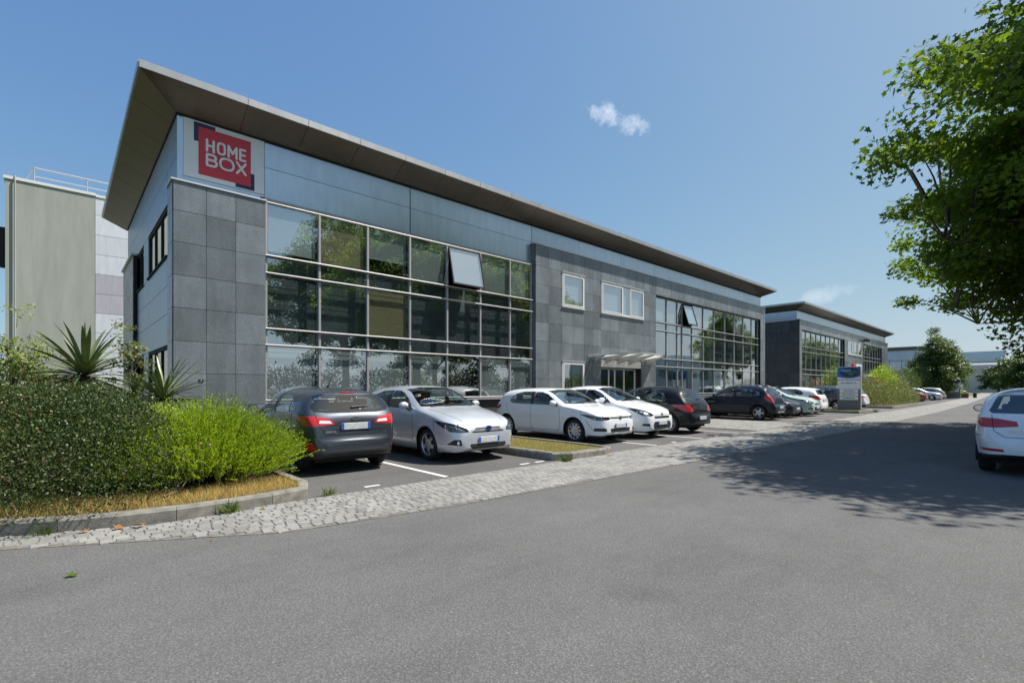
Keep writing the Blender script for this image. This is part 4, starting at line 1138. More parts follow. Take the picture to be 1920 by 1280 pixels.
def roof_edge(par, x0, x1, y0, y1, zw, ov, rise, fh=.15, pitch=1.43, start=None, name='soffit_panel', z_off=0):
    """canted eaves on the front (y0 side) and both ends; every panel its own piece; zw wall head, ov overhang"""
    zo = zw + rise
    def slab(nm, quad, m_, th=.03, up=Vector((0, 0, 1))):
        q = [Vector(p) for p in quad]; o = q[0].copy()
        n = (q[1] - q[0]).cross(q[3] - q[0]).normalized()
        if n.dot(up) < 0: n = -n
        v = [tuple(p - o) for p in q] + [tuple(p - o + n * th) for p in q]
        k = len(q)
        f = [tuple(range(k)), tuple(reversed(range(k, 2 * k)))] + [(i, i + k, (i + 1) % k + k, (i + 1) % k) for i in range(k)]
        ob = part(nm, v, f, m_, par, o - world_loc(par)); fix_normals(ob.data); return ob
    g = .006
    # front
    cuts = [x0 - ov]
    x = start if start is not None else x0 + .3
    while x < x1 + ov - .3: cuts.append(x); x += pitch
    cuts.append(x1 + ov)
    for a, b in zip(cuts[:-1], cuts[1:]):
        ia, ib = max(a, x0), min(b, x1)
        if ia >= ib: continue
        slab(name, [(a + g, y0 - ov, zo), (b - g, y0 - ov, zo), (ib - g, y0, zw), (ia + g, y0, zw)], 'soffit_bronze')
        box('fascia_panel', (a + g, y0 - ov - .02, zo - .012), (b - g, y0 - ov + .02, zo + fh), 'fascia_metal', par)
    # ends
    for (xw, xo, sgn) in ((x0, x0 - ov, -1), (x1, x1 + ov, 1)):
        cuts = [y0 - ov] + list(np.arange(y0 + .65, y1 - .2, pitch)) + [y1 + .3]
        for a, b in zip(cuts[:-1], cuts[1:]):
            ia = max(a, y0)
            slab(name, [(xo, a + g, zo), (xo, b - g, zo), (xw, b - g, zw), (xw, ia + g, zw)], 'soffit_bronze')
            box('fascia_panel', (xo - .02, a + g + .022, zo - .012), (xo + .02, b - g, zo + fh), 'fascia_metal', par)
    box('roof', (x0 - ov + .03, y0 - ov + .03, zo + .05), (x1 + ov - .03, y1 + .3, zo + fh - .01), 'fascia_metal', par)
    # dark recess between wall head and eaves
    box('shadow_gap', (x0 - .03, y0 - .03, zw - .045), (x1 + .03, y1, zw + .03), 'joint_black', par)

# ------------------------------------------------------------------ main building
B1 = empty('office_building', (2.0, 13.8, 0), label='two-storey grey stone and glass office building with wide canted eaves in the foreground', cat='building')
YW, YP, YG = 13.8, 13.56, 13.74
K = 13.56 / 13.4
def ks(v): return [round(x * K, 3) for x in v]
X0, X1, YB = 2.0, 36.6, 25.3
# shell and rooms
box('roof_slab', (X0 + .1, YW + .1, 7.62), (X1 - .02, YB, 7.90), 'core_dark', B1)
box('rear_wall', (X0 + .1, YB, 0), (X1 - .02, YB + .12, 7.9), 'cladding_grey', B1)
box('end_wall', (X1 - .18, YW + .1, 0), (X1, YB, 7.9), 'cladding_grey', B1)
box('side_core', (X0 + .10, YW + .3, 0), (X0 + .22, YB, 7.9), 'core_dark', B1)
box('floor_slab', (X0 + .22, YG + .30, 3.05), (X1 - .18, YB, 4.1), 'room_wall', B1)
box('ground_floor', (X0 + .22, YG + .1, .1), (X1 - .18, YB, .45), 'room_floor', B1)
box('room_partition', (X0 + .22, YG + 5.2, .45), (X1 - .18, YG + 5.3, 7.6), 'room_wall', B1)
for x in (8.17, 13.62, 22.1, 29.24):
    box('room_partition', (x - .05, YG + .34, .45), (x + .05, YG + 5.2, 3.05), 'room_wall', B1)
    box('room_partition', (x - .05, YG + .34, 4.1), (x + .05, YG + 5.2, 7.6), 'room_wall', B1)
# upper metal band of the front
for (a, b) in ((3.90, 8.22), (8.24, 13.70)):
    box('cladding_panel', (a + .006, YW, 6.40), (b - .006, YW + .06, 7.192), 'cladding_grey', B1)
    box('cladding_panel', (a + .006, YW, 7.204), (b - .006, YW + .06, 7.86), 'cladding_grey', B1)
jo = [13.71, 16.57, 19.71, 22.63, 25.47, 28.22, 30.97, 33.75, X1]
for a, b in zip(jo[:-1], jo[1:]):
    box('cladding_panel', (a + .006, YW, 6.9), (b - .006, YW + .06, 7.86), 'cladding_grey', B1)
box('cladding_backing', (X0 + .1, YW + .062, 6.36), (X1 - .02, YW + .12, 7.9), 'joint_black', B1)
box('cladding_panel', (X0, YW - .004, 6.0), (2.115, YW + .06, 7.86), 'cladding_grey', B1)
box('cladding_panel', (2.118, YW, 6.0), (3.895, YW + .06, 7.86), 'cladding_grey', B1)
box('drip_edge', (3.80, YW - .03, 6.35), (13.70, YW + .08, 6.395), 'joint_black', B1)
# side wall of metal panels with four window openings
zside = [0, .55, 1.05, 1.8, 2.55, 3.34, 4.07, 4.83, 6.15, 6.92, 7.86]
ys = [YW - .0, 15.2, 18.95, 20.08, 23.4, YB]
for i in range(len(ys) - 1):
    for j in range(len(zside) - 1):
        if i in (1, 3) and j in (3, 7): continue
        if i in (1, 3) and j == 2: continue
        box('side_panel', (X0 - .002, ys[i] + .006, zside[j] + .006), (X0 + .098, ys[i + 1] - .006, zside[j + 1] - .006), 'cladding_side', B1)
for (a, b) in ((15.2, 18.95), (20.08, 23.4)):
    for (c, d) in ((4.83, 6.15), (1.05, 2.55)):
        w = empty('w', (0, 0, 0)); bpy.data.objects.remove(w)
        fr = box('window_frame', (X0 + .02, a + .01, d - .09), (X0 + .09, b - .01, d - .01), 'joint_black', B1)
        box('window_frame', (X0 + .02, a + .01, c + .01), (X0 + .09, b - .01, c + .08), 'frame_alu', B1)
        n = 3
        for k in range(n + 1):
            y = a + .04 + (b - a - .08) * k / n
            box('window_frame', (X0 + .02, y - .035, c + .08), (X0 + .09, y + .035, d - .09), 'joint_black', B1)
        for k in range(n):
            ya = a + .04 + (b - a - .08) * k / n; yb = a + .04 + (b - a - .08) * (k + 1) / n
            box('window_pane', (X0 + .055, ya + .036, c + .08), (X0 + .063, yb - .036, d - .09), 'facade_glass', B1)
            box('blind', (X0 + .085, ya + .04, c + .1), (X0 + .092, yb - .04, d - .1), 'blind_green' if k != 1 else 'blind_white', B1)
        box('window_sill', (X0 - .05, a - .02, c - .035), (X0 + .05, b + .02, c + .008), 'joint_black', B1)
# corner pier of granite
PX = ks([1.87, 2.52, 3.14, 3.80])
PZ = [0, .30, 1.04, 1.79, 2.54, 3.31, 4.06, 4.82, 5.55, 6.22]
stone_front(B1, PX, PZ, YP, back=.20)
box('pier_return', (3.846, YP + .03, 0), (3.87, YG + .1, 6.22), 'granite', B1)
stone_side(B1, 1.87, [YP + .034, 14.23], PZ, back=.10)
box('pier_cap', (1.835, YP - .035, 6.223), (3.89, YW - .004, 6.268), 'sill_metal', B1, .01)
box('pier_cap', (1.835, YW - .002, 6.223), (1.998, 14.27, 6.268), 'sill_metal', B1, .01)
stone_side(B1, 1.87, [21.97, 22.7, 23.45, 24.2, 24.95, 25.6], PZ[:-1] + [6.15], back=.10)
box('pier_cap', (1.80, 21.92, 6.155), (1.998, 25.66, 6.23), 'sill_metal', B1, .01)
# left glazed bay
XL = [3.91, 5.30, 6.735, 8.17, 9.605, 11.04, 12.47, 13.60]
bl = {(0, 0): ('blind_white', .9, 0), (1, 0): ('blind_tan', .98, 0), (2, 0): ('blind_green', .66, 0), (3, 0): ('blind_green', 1.0, 0), (5, 0): ('blind_green', 1.0, 0), (6, 0): ('blind_green', 1.0, 0),
      (0, 4): ('blind_white', .98, 0), (1, 4): ('blind_white', .96, 0), (2, 4): ('blind_green', .98, 0), (3, 4): ('blind_green', .98, 0), (5, 4): ('blind_green', 1.0, 0), (6, 4): ('blind_green', 1.0, 0), (2, 2): ('blind_tan', 1.0, 0)}
curtain_wall(B1, XL, YG, open_at={(4, 0): 13}, blinds=bl)
box('head_frame', (3.88, YG - .03, 6.30), (13.65, YG + .08, 6.37), 'frame_alu', B1)
box('base_wall', (3.85, YG - .02, 0), (13.68, YG + .12, 1.075), 'core_dark', B1)
box('window_sill', (3.82, YG - .13, 1.045), (13.68, YG - .022, 1.085), 'sill_metal', B1)
# projecting granite block with the entrance and the right bay
BX = ks([13.53, 14.27, 15.05, 15.75, 16.48, 17.08, 17.65, 18.32, 19.01, 19.67, 20.36, 21.05, 21.58, 22.16] + [22.16 + .7433 * i for i in range(1, 18)] + [35.54, 36.05, 36.35])
BZ = [0, .30, 1.05, 1.80, 2.56, 3.31, 4.05, 4.80, 5.55, 6.26, 7.10]
OPEN = [(*ks([p, q]), r_, s_) for p, q, r_, s_ in ((15.05, 16.48, 4.80, 6.26), (17.65, 21.05, 4.80, 6.26), (15.05, 16.48, .30, 2.56), (17.65, 20.85, 0, 2.74), (22.16, 35.54, 1.05, 6.20))]
stone_front(B1, BX, BZ, YP, OPEN, back=.20)
stone_side(B1, 13.655, [YP + .034, YW], BZ, back=.036)
box('block_cap', (13.62, YP - .03, 7.103), (36.83, YW - .003, 7.145), 'sill_metal', B1, .01)
box('end_panel', (36.786, YP + .03, 0), (36.82, 14.3, 7.1), 'granite', B1)
XR = [22.46, 23.75, 24.86, 25.39, 26.52, 27.85, 29.24, 30.71, 32.07, 33.45, 34.84, 35.93]
RR = [6.16, 4.87, 4.44, 2.98, 2.565, 1.13]
br = {(i, 4): ('blind_green', .98, 0) for i in (2, 4, 6, 7, 9, 10)}
br.update({(i, 0): (('blind_white', 'blind_green')[i % 2], .9, 0) for i in (0, 1, 4, 5, 8, 9)})
curtain_wall(B1, XR, YG + .02, rows=RR, open_at={(3, 0): 17}, blinds=br)
box('window_sill', (22.4, YP - .03, 1.02), (35.98, YG - .05, 1.048), 'sill_metal', B1)
# punched windows of the block
def punched(par, x0, x1, z0, z1, y, lights, sill=True, blind=None, behind=True):
    f = .07
    box('window_frame', (x0, y - .02, z1 - f), (x1, y + .06, z1), 'frame_white', par, .006)
    box('window_frame', (x0, y - .02, z0), (x1, y + .06, z0 + f), 'frame_white', par, .006)
    e = [x0] + lights + [x1]
    for k, x in enumerate(e):
        a = x if k == 0 else (x - f if k == len(e) - 1 else x - f / 2)
        box('window_frame', (a, y - .018, z0 + f), (a + f, y + .058, z1 - f), 'frame_white', par, .006)
    for k in range(len(e) - 1):
        a = e[k] + (f if k == 0 else f / 2); b = e[k + 1] - (f if k == len(e) - 2 else f / 2)
        if k != 1 and len(e) > 2 or len(e) == 2:
            s = .045
            for (p, q, r_, t_) in ((a, b, z1 - f - s, z1 - f), (a, b, z0 + f, z0 + f + s), (a, a + s, z0 + f + s, z1 - f - s), (b - s, b, z0 + f + s, z1 - f - s)):
                box('sash', (p, y - .03, r_), (q, y + .03, t_), 'frame_white', par, .004)
        gp = box('window_pane', (a, y + .0, z0 + f), (b, y + .012, z1 - f), 'facade_glass', par)
        gp.rotation_euler = (random.uniform(-.002, .002), 0, random.uniform(-.002, .002))
        if blind: box('blind', (a, y + .10, z0 + f), (b, y + .11, z1 - f), blind, par)
    if sill: box('window_sill', (x0 - .03, y - .07, z0 - .03), (x1 + .03, y - .022, z0 - .002), 'sill_metal', par)
    box('window_head', (x0 - .02, y - .05, z1 + .003), (x1 + .02, y - .022, z1 + .04), 'sill_metal', par)
punched(B1, 15.24, 16.67, 4.82, 6.24, YP, [], blind='blind_white')
punched(B1, 17.87, 21.29, 4.82, 6.24, YP, [19.51, 20.10], blind='blind_white')
punched(B1, 15.24, 16.67, .31, 2.55, YP, [])
box('room_curtain', (16.14, YP + .2, .3), (16.6, YP + .22, 2.5), 'blind_tan', B1)
# entrance doors
for x in (17.891, 18.741, 19.207, 19.955, 20.866): box('door_frame', (x - .035, YP + .22, .0), (x + .035, YP + .30, 2.36), 'frame_white' if x > 18.3 else 'frame_alu', B1, .005)
box('door_frame', (17.861, YP + .215, 2.30), (21.099, YP + .305, 2.38), 'frame_alu', B1)
for a, b in ((17.927, 18.706), (18.777, 19.171), (19.242, 19.92), (19.991, 20.831)):
    d = box('door_pane', (a, YP + .255, .06), (b, YP + .265, 2.30), 'door_glass', B1)
    if a > 19.126 and a < 19.328: box('handle', (a + .03, YP + .20, .95), (a + .06, YP + .23, 1.35), 'chrome', d)
box('door_jamb', (20.907, YP + .20, 0), (21.099, YP + .31, 2.36), 'joint_black', B1)
box('lintel_panel', (17.871, YP + .02, 2.40), (21.089, YP + .06, 2.73), 'frame_white', B1)
box('entrance_step', (17.405, YP - .9, 0), (21.554, YP - .05, .12), 'sill_metal', B1)
# curved canopy over the doors
def canopy(par, xa, xb, y, z, dep, rise=.14):
    n = 22
    cx = (xa + xb) / 2; hw = (xb - xa) / 2
    def arc(t):  # flat to the left, full to the right
        u = -1 + 2 * t
        d = dep * (1 - abs(u) ** 2.4) ** .75
        return Vector((cx + u * hw, y - d - .06 * (1 - abs(u)), z + rise * d / dep))
    pts = [arc(t) for t in np.linspace(0, 1, n)]
    o = Vector((cx, y, z))
    edge = []
    v, f = [], []
    for p in pts:
        q = p - o
        v += [(q.x, q.y, q.z - .015), (q.x, q.y, q.z + .05), (q.x, q.y + .07, q.z + .052), (q.x, q.y + .07, q.z - .015)]
    for i in range(n - 1):
        for k in range(4): f.append((i * 4 + k, i * 4 + (k + 1) % 4, (i + 1) * 4 + (k + 1) % 4, (i + 1) * 4 + k))
    c = part('canopy', v, f, 'sill_metal', par, o - world_loc(par)); fix_normals(c.data)
    ribs = [xa + .42, xa + 1.28, xa + 2.2, xa + 3.1, xb - .75]
    def dpt(x):
        u = (x - cx) / hw; return dep * max(0, 1 - abs(u) ** 2.4) ** .75
    for k, x in enumerate(ribs):
        d = dpt(x)
        vv = [(-.014, 0, -.28), (-.014, -d * .35, -.13), (-.014, -d, rise * d / dep - .01), (-.014, -d, rise * d / dep + .03), (-.014, 0, .03)]
        vv += [(.014, *p[1:]) for p in vv]
        ff = [tuple(range(5)), tuple(reversed(range(5, 10)))] + [(i, i + 5, (i + 1) % 5 + 5, (i + 1) % 5) for i in range(5)]
        r_ = part('canopy_rib', vv, ff, 'frame_alu', c, (x - o.x, 0, 0)); fix_normals(r_.data)
    e = [xa + .12] + ribs + [xb - .12]
    for a, b in zip(e[:-1], e[1:]):
        m_ = 5
        vv, ff = [], []
        for i in range(m_ + 1):
            x = a + .035 + (b - a - .07) * i / m_; d = dpt(x)
            vv += [(x - o.x, -.02, .045), (x - o.x, -max(.03, d - .0), .045 + rise * d / dep)]
        for i in range(m_): ff.append((2 * i, 2 * i + 1, 2 * i + 3, 2 * i + 2))
        part('canopy_panel', vv, ff, 'canopy_panel', c)
    return c
canopy(B1, 16.92, 22.2, YP - .01, 2.82, 1.45)
roof_edge(B1, X0, X1, YW, YB, 7.89, .79, .37, start=3.31)
# house-number plaque and a wall lamp by the entrance side
pq = empty('wall_plaque', (2.44, YP - .006, 1.62), label='tiny dark number plaque on the granite corner pier', cat='plaque')
part('plate', *box_vf(.10, .012, .07, .003), 'joint_black', pq); part('lettering', *moved(text_vf('9', .05, .001), (0, -.0075, 0), Matrix.Rotation(R(90), 4, 'X')), 'sign_letter', pq)

# ------------------------------------------------------------------ the big sign at the corner
SG = empty('wall_sign', (3.005, YW - .012, 7.17), label='white square sign with red field and white lettering on the corner of the building', cat='sign')
def sgbox(name, x0, x1, z0, z1, m_, d, par=SG): return box(name, (x0, YW - .012 - d, z0), (x1, YW - .010, z1), m_, par)
sgbox('panel', 2.12, 3.89, 6.47, 7.855, 'sign_white', .01)
for (a, b, c, d) in ((2.33, 2.78, 7.66, 7.815), (2.33, 2.46, 7.36, 7.657), (3.22, 3.655, 6.495, 6.63), (3.53, 3.655, 6.633, 6.92)): sgbox('corner_bracket', a, b, c, d, 'sign_navy', .013)
sgbox('red_field', 2.425, 3.57, 6.585, 7.725, 'sign_red', .017)
def rounded_word(strokes, x0, x1, z0, z1, w, name):
    vs = []
    for pts in strokes:
        P = [(x0 + (x1 - x0) * a, z0 + (z1 - z0) * b) for a, b in pts]
        for q, (a, b) in enumerate(zip(P[:-1], P[1:])):
            vs.append(moved(box_vf(math.dist(a, b), w, .004), ((a[0] + b[0]) / 2, (a[1] + b[1]) / 2, .002 + .0006 * len(vs)), Matrix.Rotation(math.atan2(b[1] - a[1], b[0] - a[0]), 4, 'Z')))
        for p in P: vs.append(moved(disc_vf(w / 2, w / 2, 12, .004), (p[0], p[1], .0006 * len(vs))))
    vf = merge(*vs)
    v = [(p[0] - 3.005, -.020 - p[2], p[1] - 7.17) for p in vf[0]]
    return part('lettering', v, vf[1], 'sign_letter', SG)
def oval(cx, cy, rx, ry, n=18, sq=.6):
    out = []
    for k in range(n + 1):
        a = 2 * math.pi * k / n; c, s = math.cos(a), math.sin(a)
        out.append((cx + rx * math.copysign(abs(c) ** sq, c), cy + ry * math.copysign(abs(s) ** sq, s)))
    return out
rounded_word([[(0, 0), (0, 1)], [(0, .5), (1, .5)], [(1, 0), (1, 1)]], 2.60, 2.74, 7.19, 7.455, .052, 'H')
rounded_word([oval(.5, .5, .5, .5)], 2.83, 2.98, 7.19, 7.455, .052, 'O')
rounded_word([[(0, 0), (0, 1), (.5, .35), (1, 1), (1, 0)]], 3.065, 3.24, 7.19, 7.455, .052, 'M')
rounded_word([[(1, 1), (0, 1), (0, 0), (1, 0)], [(0, .5), (.9, .5)]], 3.325, 3.44, 7.19, 7.455, .052, 'E')
rounded_word([[(0, 0), (0, 1), (.7, 1), (.92, .88), (.92, .65), (.72, .52), (0, .52)], [(.72, .52), (1, .38), (1, .13), (.75, 0), (0, 0)]], 2.60, 2.80, 6.84, 7.11, .052, 'B')
rounded_word([oval(.5, .5, .5, .5, 22, .8)], 2.88, 3.17, 6.84, 7.11, .052, 'O')
rounded_word([[(0, 0), (1, 1)], [(0, 1), (1, 0)]], 3.25, 3.45, 6.84, 7.11, .052, 'X')

# ------------------------------------------------------------------ second building down the road
B2 = empty('office_building', (44.1, 13.8, 0), label='second stone and glass office building down the road, behind the direction sign', cat='building')
a0, a1 = 44.1, 76.2
box('roof_slab', (a0 + .1, YW + .1, 7.5), (a1 - .02, YB, 7.8), 'core_dark', B2)
box('rear_wall', (a0 + .1, YB, 0), (a1 - .02, YB + .12, 7.8), 'cladding_grey', B2)
box('end_wall', (a1 - .18, YW + .1, 0), (a1, YB, 7.8), 'cladding_grey', B2)
box('side_core', (a0 + .10, YW + .12, 0), (a0 + .22, YB, 7.8), 'core_dark', B2)
box('floor_slab', (a0 + .22, YG + .30, 3.05), (a1 - .18, YB, 4.1), 'room_wall', B2)
box('ground_floor', (a0 + .22, YG + .1, .1), (a1 - .18, YB, .45), 'room_floor', B2)
box('room_partition', (a0 + .22, YG + 5.2, .45), (a1 - .18, YG + 5.3, 7.5), 'room_wall', B2)
zs2 = [0, .9, 1.8, 2.7, 3.6, 4.4, 5.9, 6.8, 7.76]
ys2 = [YW, 17.4, 19.0, 21.0, 23.0, YB]
for i in range(len(ys2) - 1):
    for j in range(len(zs2) - 1):
        if i in (1, 3) and j == 5: continue
        box('side_panel', (a0, ys2[i] + .006, zs2[j] + .006), (a0 + .09, ys2[i + 1] - .006, zs2[j + 1] - .006), 'cladding_grey', B2)
for (a, b) in ((17.4, 19.0), (21.0, 23.0)):
    box('window_pane', (a0 + .05, a + .05, 4.45), (a0 + .06, b - .05, 5.85), 'facade_glass', B2)
    box('blind', (a0 + .08, a + .05, 5.1), (a0 + .09, b - .05, 5.85), 'blind_white', B2)
stone_side(B2, 43.97, [YP + .034, 14.3, 15.3, 16.3, 17.3], [0, .9, 1.8, 2.7, 3.6, 4.4, 5.2, 6.0, 6.95], 'granite_shaded', back=.12)
box('pier_cap', (43.9, YP - .05, 6.955), (44.09, 17.36, 7.02), 'sill_metal', B2, .01)
cx2 = [43.97, 44.55] + [44.55 + 1.2 * i for i in range(1, 11)] + [57.0, 58.1, 59.3, 60.4, 61.6, 62.9, 64.1] + [64.1 + 1.2 * i for i in range(1, 8)] + [73.0, 74.6, 76.25]
OP2 = [(44.55, 57.0, 1.05, 6.2), (58.1, 61.6, 4.8, 6.2), (62.0, 63.4, 4.8, 6.2), (58.6, 61.4, 0, 2.5), (64.1, 73.0, 1.05, 6.2)]
stone_front(B2, cx2, [0, 1.05, 1.8, 2.55, 3.3, 4.05, 4.8, 5.55, 6.2, 6.95], YP, OP2, back=.20)
for a, b in zip(np.arange(44.1, 76, 2.92)[:-1], np.arange(44.1, 76.3, 2.92)[1:]):
    box('cladding_panel', (a + .006, YW, 6.7), (b - .006, YW + .06, 7.76), 'cladding_grey', B2)
box('cladding_panel', (73.3 + .006, YW, 6.7), (76.2, YW + .06, 7.76), 'cladding_grey', B2)
box('block_cap', (43.9, YP - .05, 6.955), (76.3, YW - .003, 7.02), 'sill_metal', B2, .01)
curtain_wall(B2, [44.6 + 1.374 * i for i in range(10)], YG + .02, rows=RR, blinds={(i, 4): ('blind_green', .98, 0) for i in (1, 3, 4, 6)})
curtain_wall(B2, [64.15 + 1.263 * i for i in range(8)], YG + .02, rows=RR, blinds={(i, 4): ('blind_green', .98, 0) for i in (0, 2, 5)})
punched(B2, 58.1, 61.6, 4.82, 6.18, YP, [59.6, 60.2]); punched(B2, 62.0, 63.4, 4.82, 6.18, YP, [])
box('door_pane', (58.7, YP + .2, .05), (61.3, YP + .22, 2.4), 'door_glass', B2)
box('canopy', (58.2, YP - 1.2, 2.62), (63.6, YP - .002, 2.74), 'frame_white', B2, .02)
roof_edge(B2, a0, a1, YW, YB, 7.79, .79, .37, pitch=1.6)
RS = empty('wall_sign', (61.3, YP - .05, 3.55), label='small red and white box sign on the wall of the second building', cat='sign')
box('sign_box', (59.6, YP - .14, 3.28), (60.75, YP - .004, 3.92), 'sign_red', RS, .01)
box('sign_box', (60.755, YP - .14, 3.28), (62.9, YP - .004, 3.92), 'sign_white', RS, .01)
part('lettering', *moved(text_vf('2H', .5, .004, .004), (61.8 - 61.3, -.096, .05), Matrix.Rotation(R(90), 4, 'X')), 'joint_black', RS)
CM = empty('floodlight', (64.5, YP - .02, 6.6), label='small dark twin floodlight under the eaves of the second building', cat='lamp')
part('head', *merge(moved(box_vf(.30, .35, .22, .03), (-.45, -.25, 0)), moved(box_vf(.30, .35, .22, .03), (.45, -.25, 0)), tube_vf([(-.5, -.03, .02), (.5, -.03, .02)], .03, 6)), 'joint_black', CM)

# ------------------------------------------------------------------ third building
B3 = empty('office_building', (100, 13.5, 0), label='third grey office building with ribbon windows, partly behind the tall shrubs', cat='building')
box('wall', (100, 13.5, 0), (130, 26, 7.5), 'cladding_grey', B3)
box('roof', (99.2, 12.9, 7.5), (130.8, 26.5, 8.0), 'soffit_bronze', B3)
for j, z in enumerate((0.02, 2.1, 4.1, 5.95)):
    zt = (2.07, 4.07, 5.0, 7.45)[j] if j != 2 else 4.2
    for (a, b) in ((13.5, 16), (16.02, 18.5), (18.52, 21)):
        box('cladding_panel', (99.95, a + .01, z), (99.995, b - .01, zt), 'cladding_grey', B3)
for (a, b) in ((14.4, 15.9), (16.0, 17.5), (17.6, 19.1), (19.2, 20.7)):
    box('window_pane', (99.93, a, 4.25), (99.96, b, 5.9), 'facade_glass', B3); box('window_frame', (99.90, a - .06, 4.2), (99.97, a, 5.93), 'frame_alu', B3)
box('stone_pier', (99.9, 13.2, 0), (100.8, 14.2, 5.9), 'granite', B3)
for a in np.arange(101.5, 128, 3.0): box('window_pane', (a, 13.45, 1.2), (a + 2.6, 13.49, 5.8), 'facade_glass', B3)

# ------------------------------------------------------------------ pale warehouse behind, on the left
def render_wall(name, col):
    t = NT(name); c = t.pos()
    sc = t.n('Mapping', Vector=c, Scale=(1, 1, .12)).outputs[0]
    base = t.mix(1.0, (*col, 1), t.ramp(t.noise(sc, 1.4, 7, .7), [(.3, .80), (.7, 1.1)]), 'MULTIPLY')
    b = t.bsdf(); t.put(b.inputs['Base Color'], base); t.put(b.inputs['Roughness'], .9); t.put(b.inputs['Normal'], t.bump(t.noise(c, 30, 4), .3, .01))
render_wall('render_olive', (.36, .37, .33))
cladding('cladding_pale', (.66, .68, .72), .5, .1)
cladding('cladding_mauve', (.44, .42, .46), .5, .1)
WH = empty('warehouse', (0, 40, 0), label='tall warehouse with olive rendered wall and pale panels behind the office building', cat='building')
box('rendered_wall', (-2.35, 40, 0), (1.54, 60, 13.35), 'render_olive', WH)
box('parapet', (-2.42, 39.94, 13.352), (1.58, 60, 13.52), 'frame_white', WH)
zz = 0
k = 0
while zz < 13.3:
    zn = min(13.3, zz + 1.22)
    m_ = 'cladding_mauve' if 5.9 < zz < 8.0 else 'cladding_pale'
    box('cladding_panel', (1.56, 40.02, zz + .01), (8, 40.1, zn - .01), m_, WH); zz = zn; k += 1
box('wall', (1.56, 40.11, 0), (8, 60, 13.3), 'joint_black', WH)
box('parapet', (1.582, 39.97, 13.302), (8, 60, 13.46), 'frame_white', WH)
dp = part('downpipe', *tube_vf([(0, 0, 13.6), (0, -.06, 13.3), (0, -.06, 0)], .04, 8), 'render_olive', WH, (-1.95, -.06, 0))
for x in (-1.2, 1.2, 4.4): part('rail_post', *tube_vf([(0, 0, 0), (0, 0, 1.1)], .035, 6), 'frame_alu', WH, (x, 1.0, 13.5))
part('guard_rail', *merge(tube_vf([(0, 0, 0), (8.6, 0, 0)], .045, 6), tube_vf([(0, 0, 0), (-.5, .0, -1.1)], .03, 6), tube_vf([(0, 0, -.5), (8.6, 0, -.5)], .03, 6)), 'frame_alu', WH, (-1.2, 1.0, 14.6))
box('wall_box', (-2.6, 40.2, 8.4), (-2.352, 41, 10.6), 'joint_black', WH)
# ------------------------------------------------------------------ ground
def asphalt(name, lo, hi, warm=1.0, crack=True):
    t = NT(name); c = t.pos()
    grain = t.ramp(t.noise(c, 95, 2, .8), [(.28, lo), (.5, (lo + hi) / 2), (.72, hi)])
    vor = t.n('TexVoronoi', Vector=c, Scale=56.0).outputs['Distance']
    stones = t.ramp(vor, [(.0, 1.28), (.28, 1.0), (.62, .80)])
    big = t.ramp(t.noise(c, .22, 7, .72), [(.3, .80), (.7, 1.10)])
    mid = t.ramp(t.noise(t.n('Mapping', Vector=c, Scale=(.35, 1, 1)).outputs[0], 1.7, 7, .75), [(.28, .84), (.5, 1.0), (.75, 1.08)])
    chips = t.ramp(t.noise(c, 33, 1, .3), [(.70, 0.0), (.76, .30)])
    base = t.mix(1.0, t.mix(1.0, t.mix(1.0, grain, stones, 'MULTIPLY'), big, 'MULTIPLY'), mid, 'MULTIPLY')
    stain = t.ramp(t.noise(c, .75, 3, .5), [(.62, 1.0), (.74, .84)])
    base = t.mix(1.0, base, stain, 'MULTIPLY')
    base = t.mix(chips, base, (.34, .335, .32, 1))
    base = t.mix(1.0, base, (1.0 * warm, .975, .945, 1), 'MULTIPLY')
    b = t.bsdf(); t.put(b.inputs['Base Color'], base); t.put(b.inputs['Roughness'], .93); t.put(b.inputs['Specular IOR Level'], .3)
    h = t.math('ADD', t.math('MULTIPLY', vor, -.7), t.noise(c, 110, 2, .8))
    t.put(b.inputs['Normal'], t.bump(h, .55, .012))
asphalt('asphalt_road', .085, .225)
asphalt('asphalt_parking', .08, .205, 1.02)
def sett_mat():
    t = NT('granite_sett'); c = t.pos(); rnd = t.n('ObjectInfo').outputs['Random']
    at = t.n('Attribute', _attribute_name='rnd').outputs['Fac']
    tone = t.ramp(t.math('FRACT', t.math('ADD', rnd, at)), [(0, .80), (.5, 1.0), (1, 1.15)])
    base = t.ramp(t.noise(c, 60, 3, .7), [(.3, (.185, .178, .16)), (.7, (.325, .318, .295))])
    dirt = t.ramp(t.noise(c, 1.3, 5, .6), [(.3, .80), (.7, 1.08)])
    base = t.mix(1.0, t.mix(1.0, base, tone, 'MULTIPLY'), dirt, 'MULTIPLY')
    b = t.bsdf(); t.put(b.inputs['Base Color'], base); t.put(b.inputs['Roughness'], .85); t.put(b.inputs['Normal'], t.bump(t.noise(c, 45, 4), .6, .01))
sett_mat()
plain('joint_sand', (.17, .16, .13), .95, var=.35, scale=9, bump=.5, bscale=120)
plain('kerb_stone', (.215, .20, .17), .9, var=.38, scale=7, bump=.45, bscale=60)
plain('paint_line', (.62, .62, .60), .7, var=.22, scale=14)
def soil_mat(name, a, b_, scale=3.0):
    t = NT(name); c = t.pos()
    n1 = t.noise(c, scale, 6, .7); n2 = t.noise(c, 60, 3, .7)
    base = t.mix(1.0, t.ramp(n1, [(.32, a), (.68, b_)]), t.ramp(n2, [(.3, .7), (.7, 1.25)]), 'MULTIPLY')
    b = t.bsdf(); t.put(b.inputs['Base Color'], base); t.put(b.inputs['Roughness'], .95); t.put(b.inputs['Normal'], t.bump(n2, .8, .03))
soil_mat('soil', (.075, .055, .035), (.16, .125, .07))
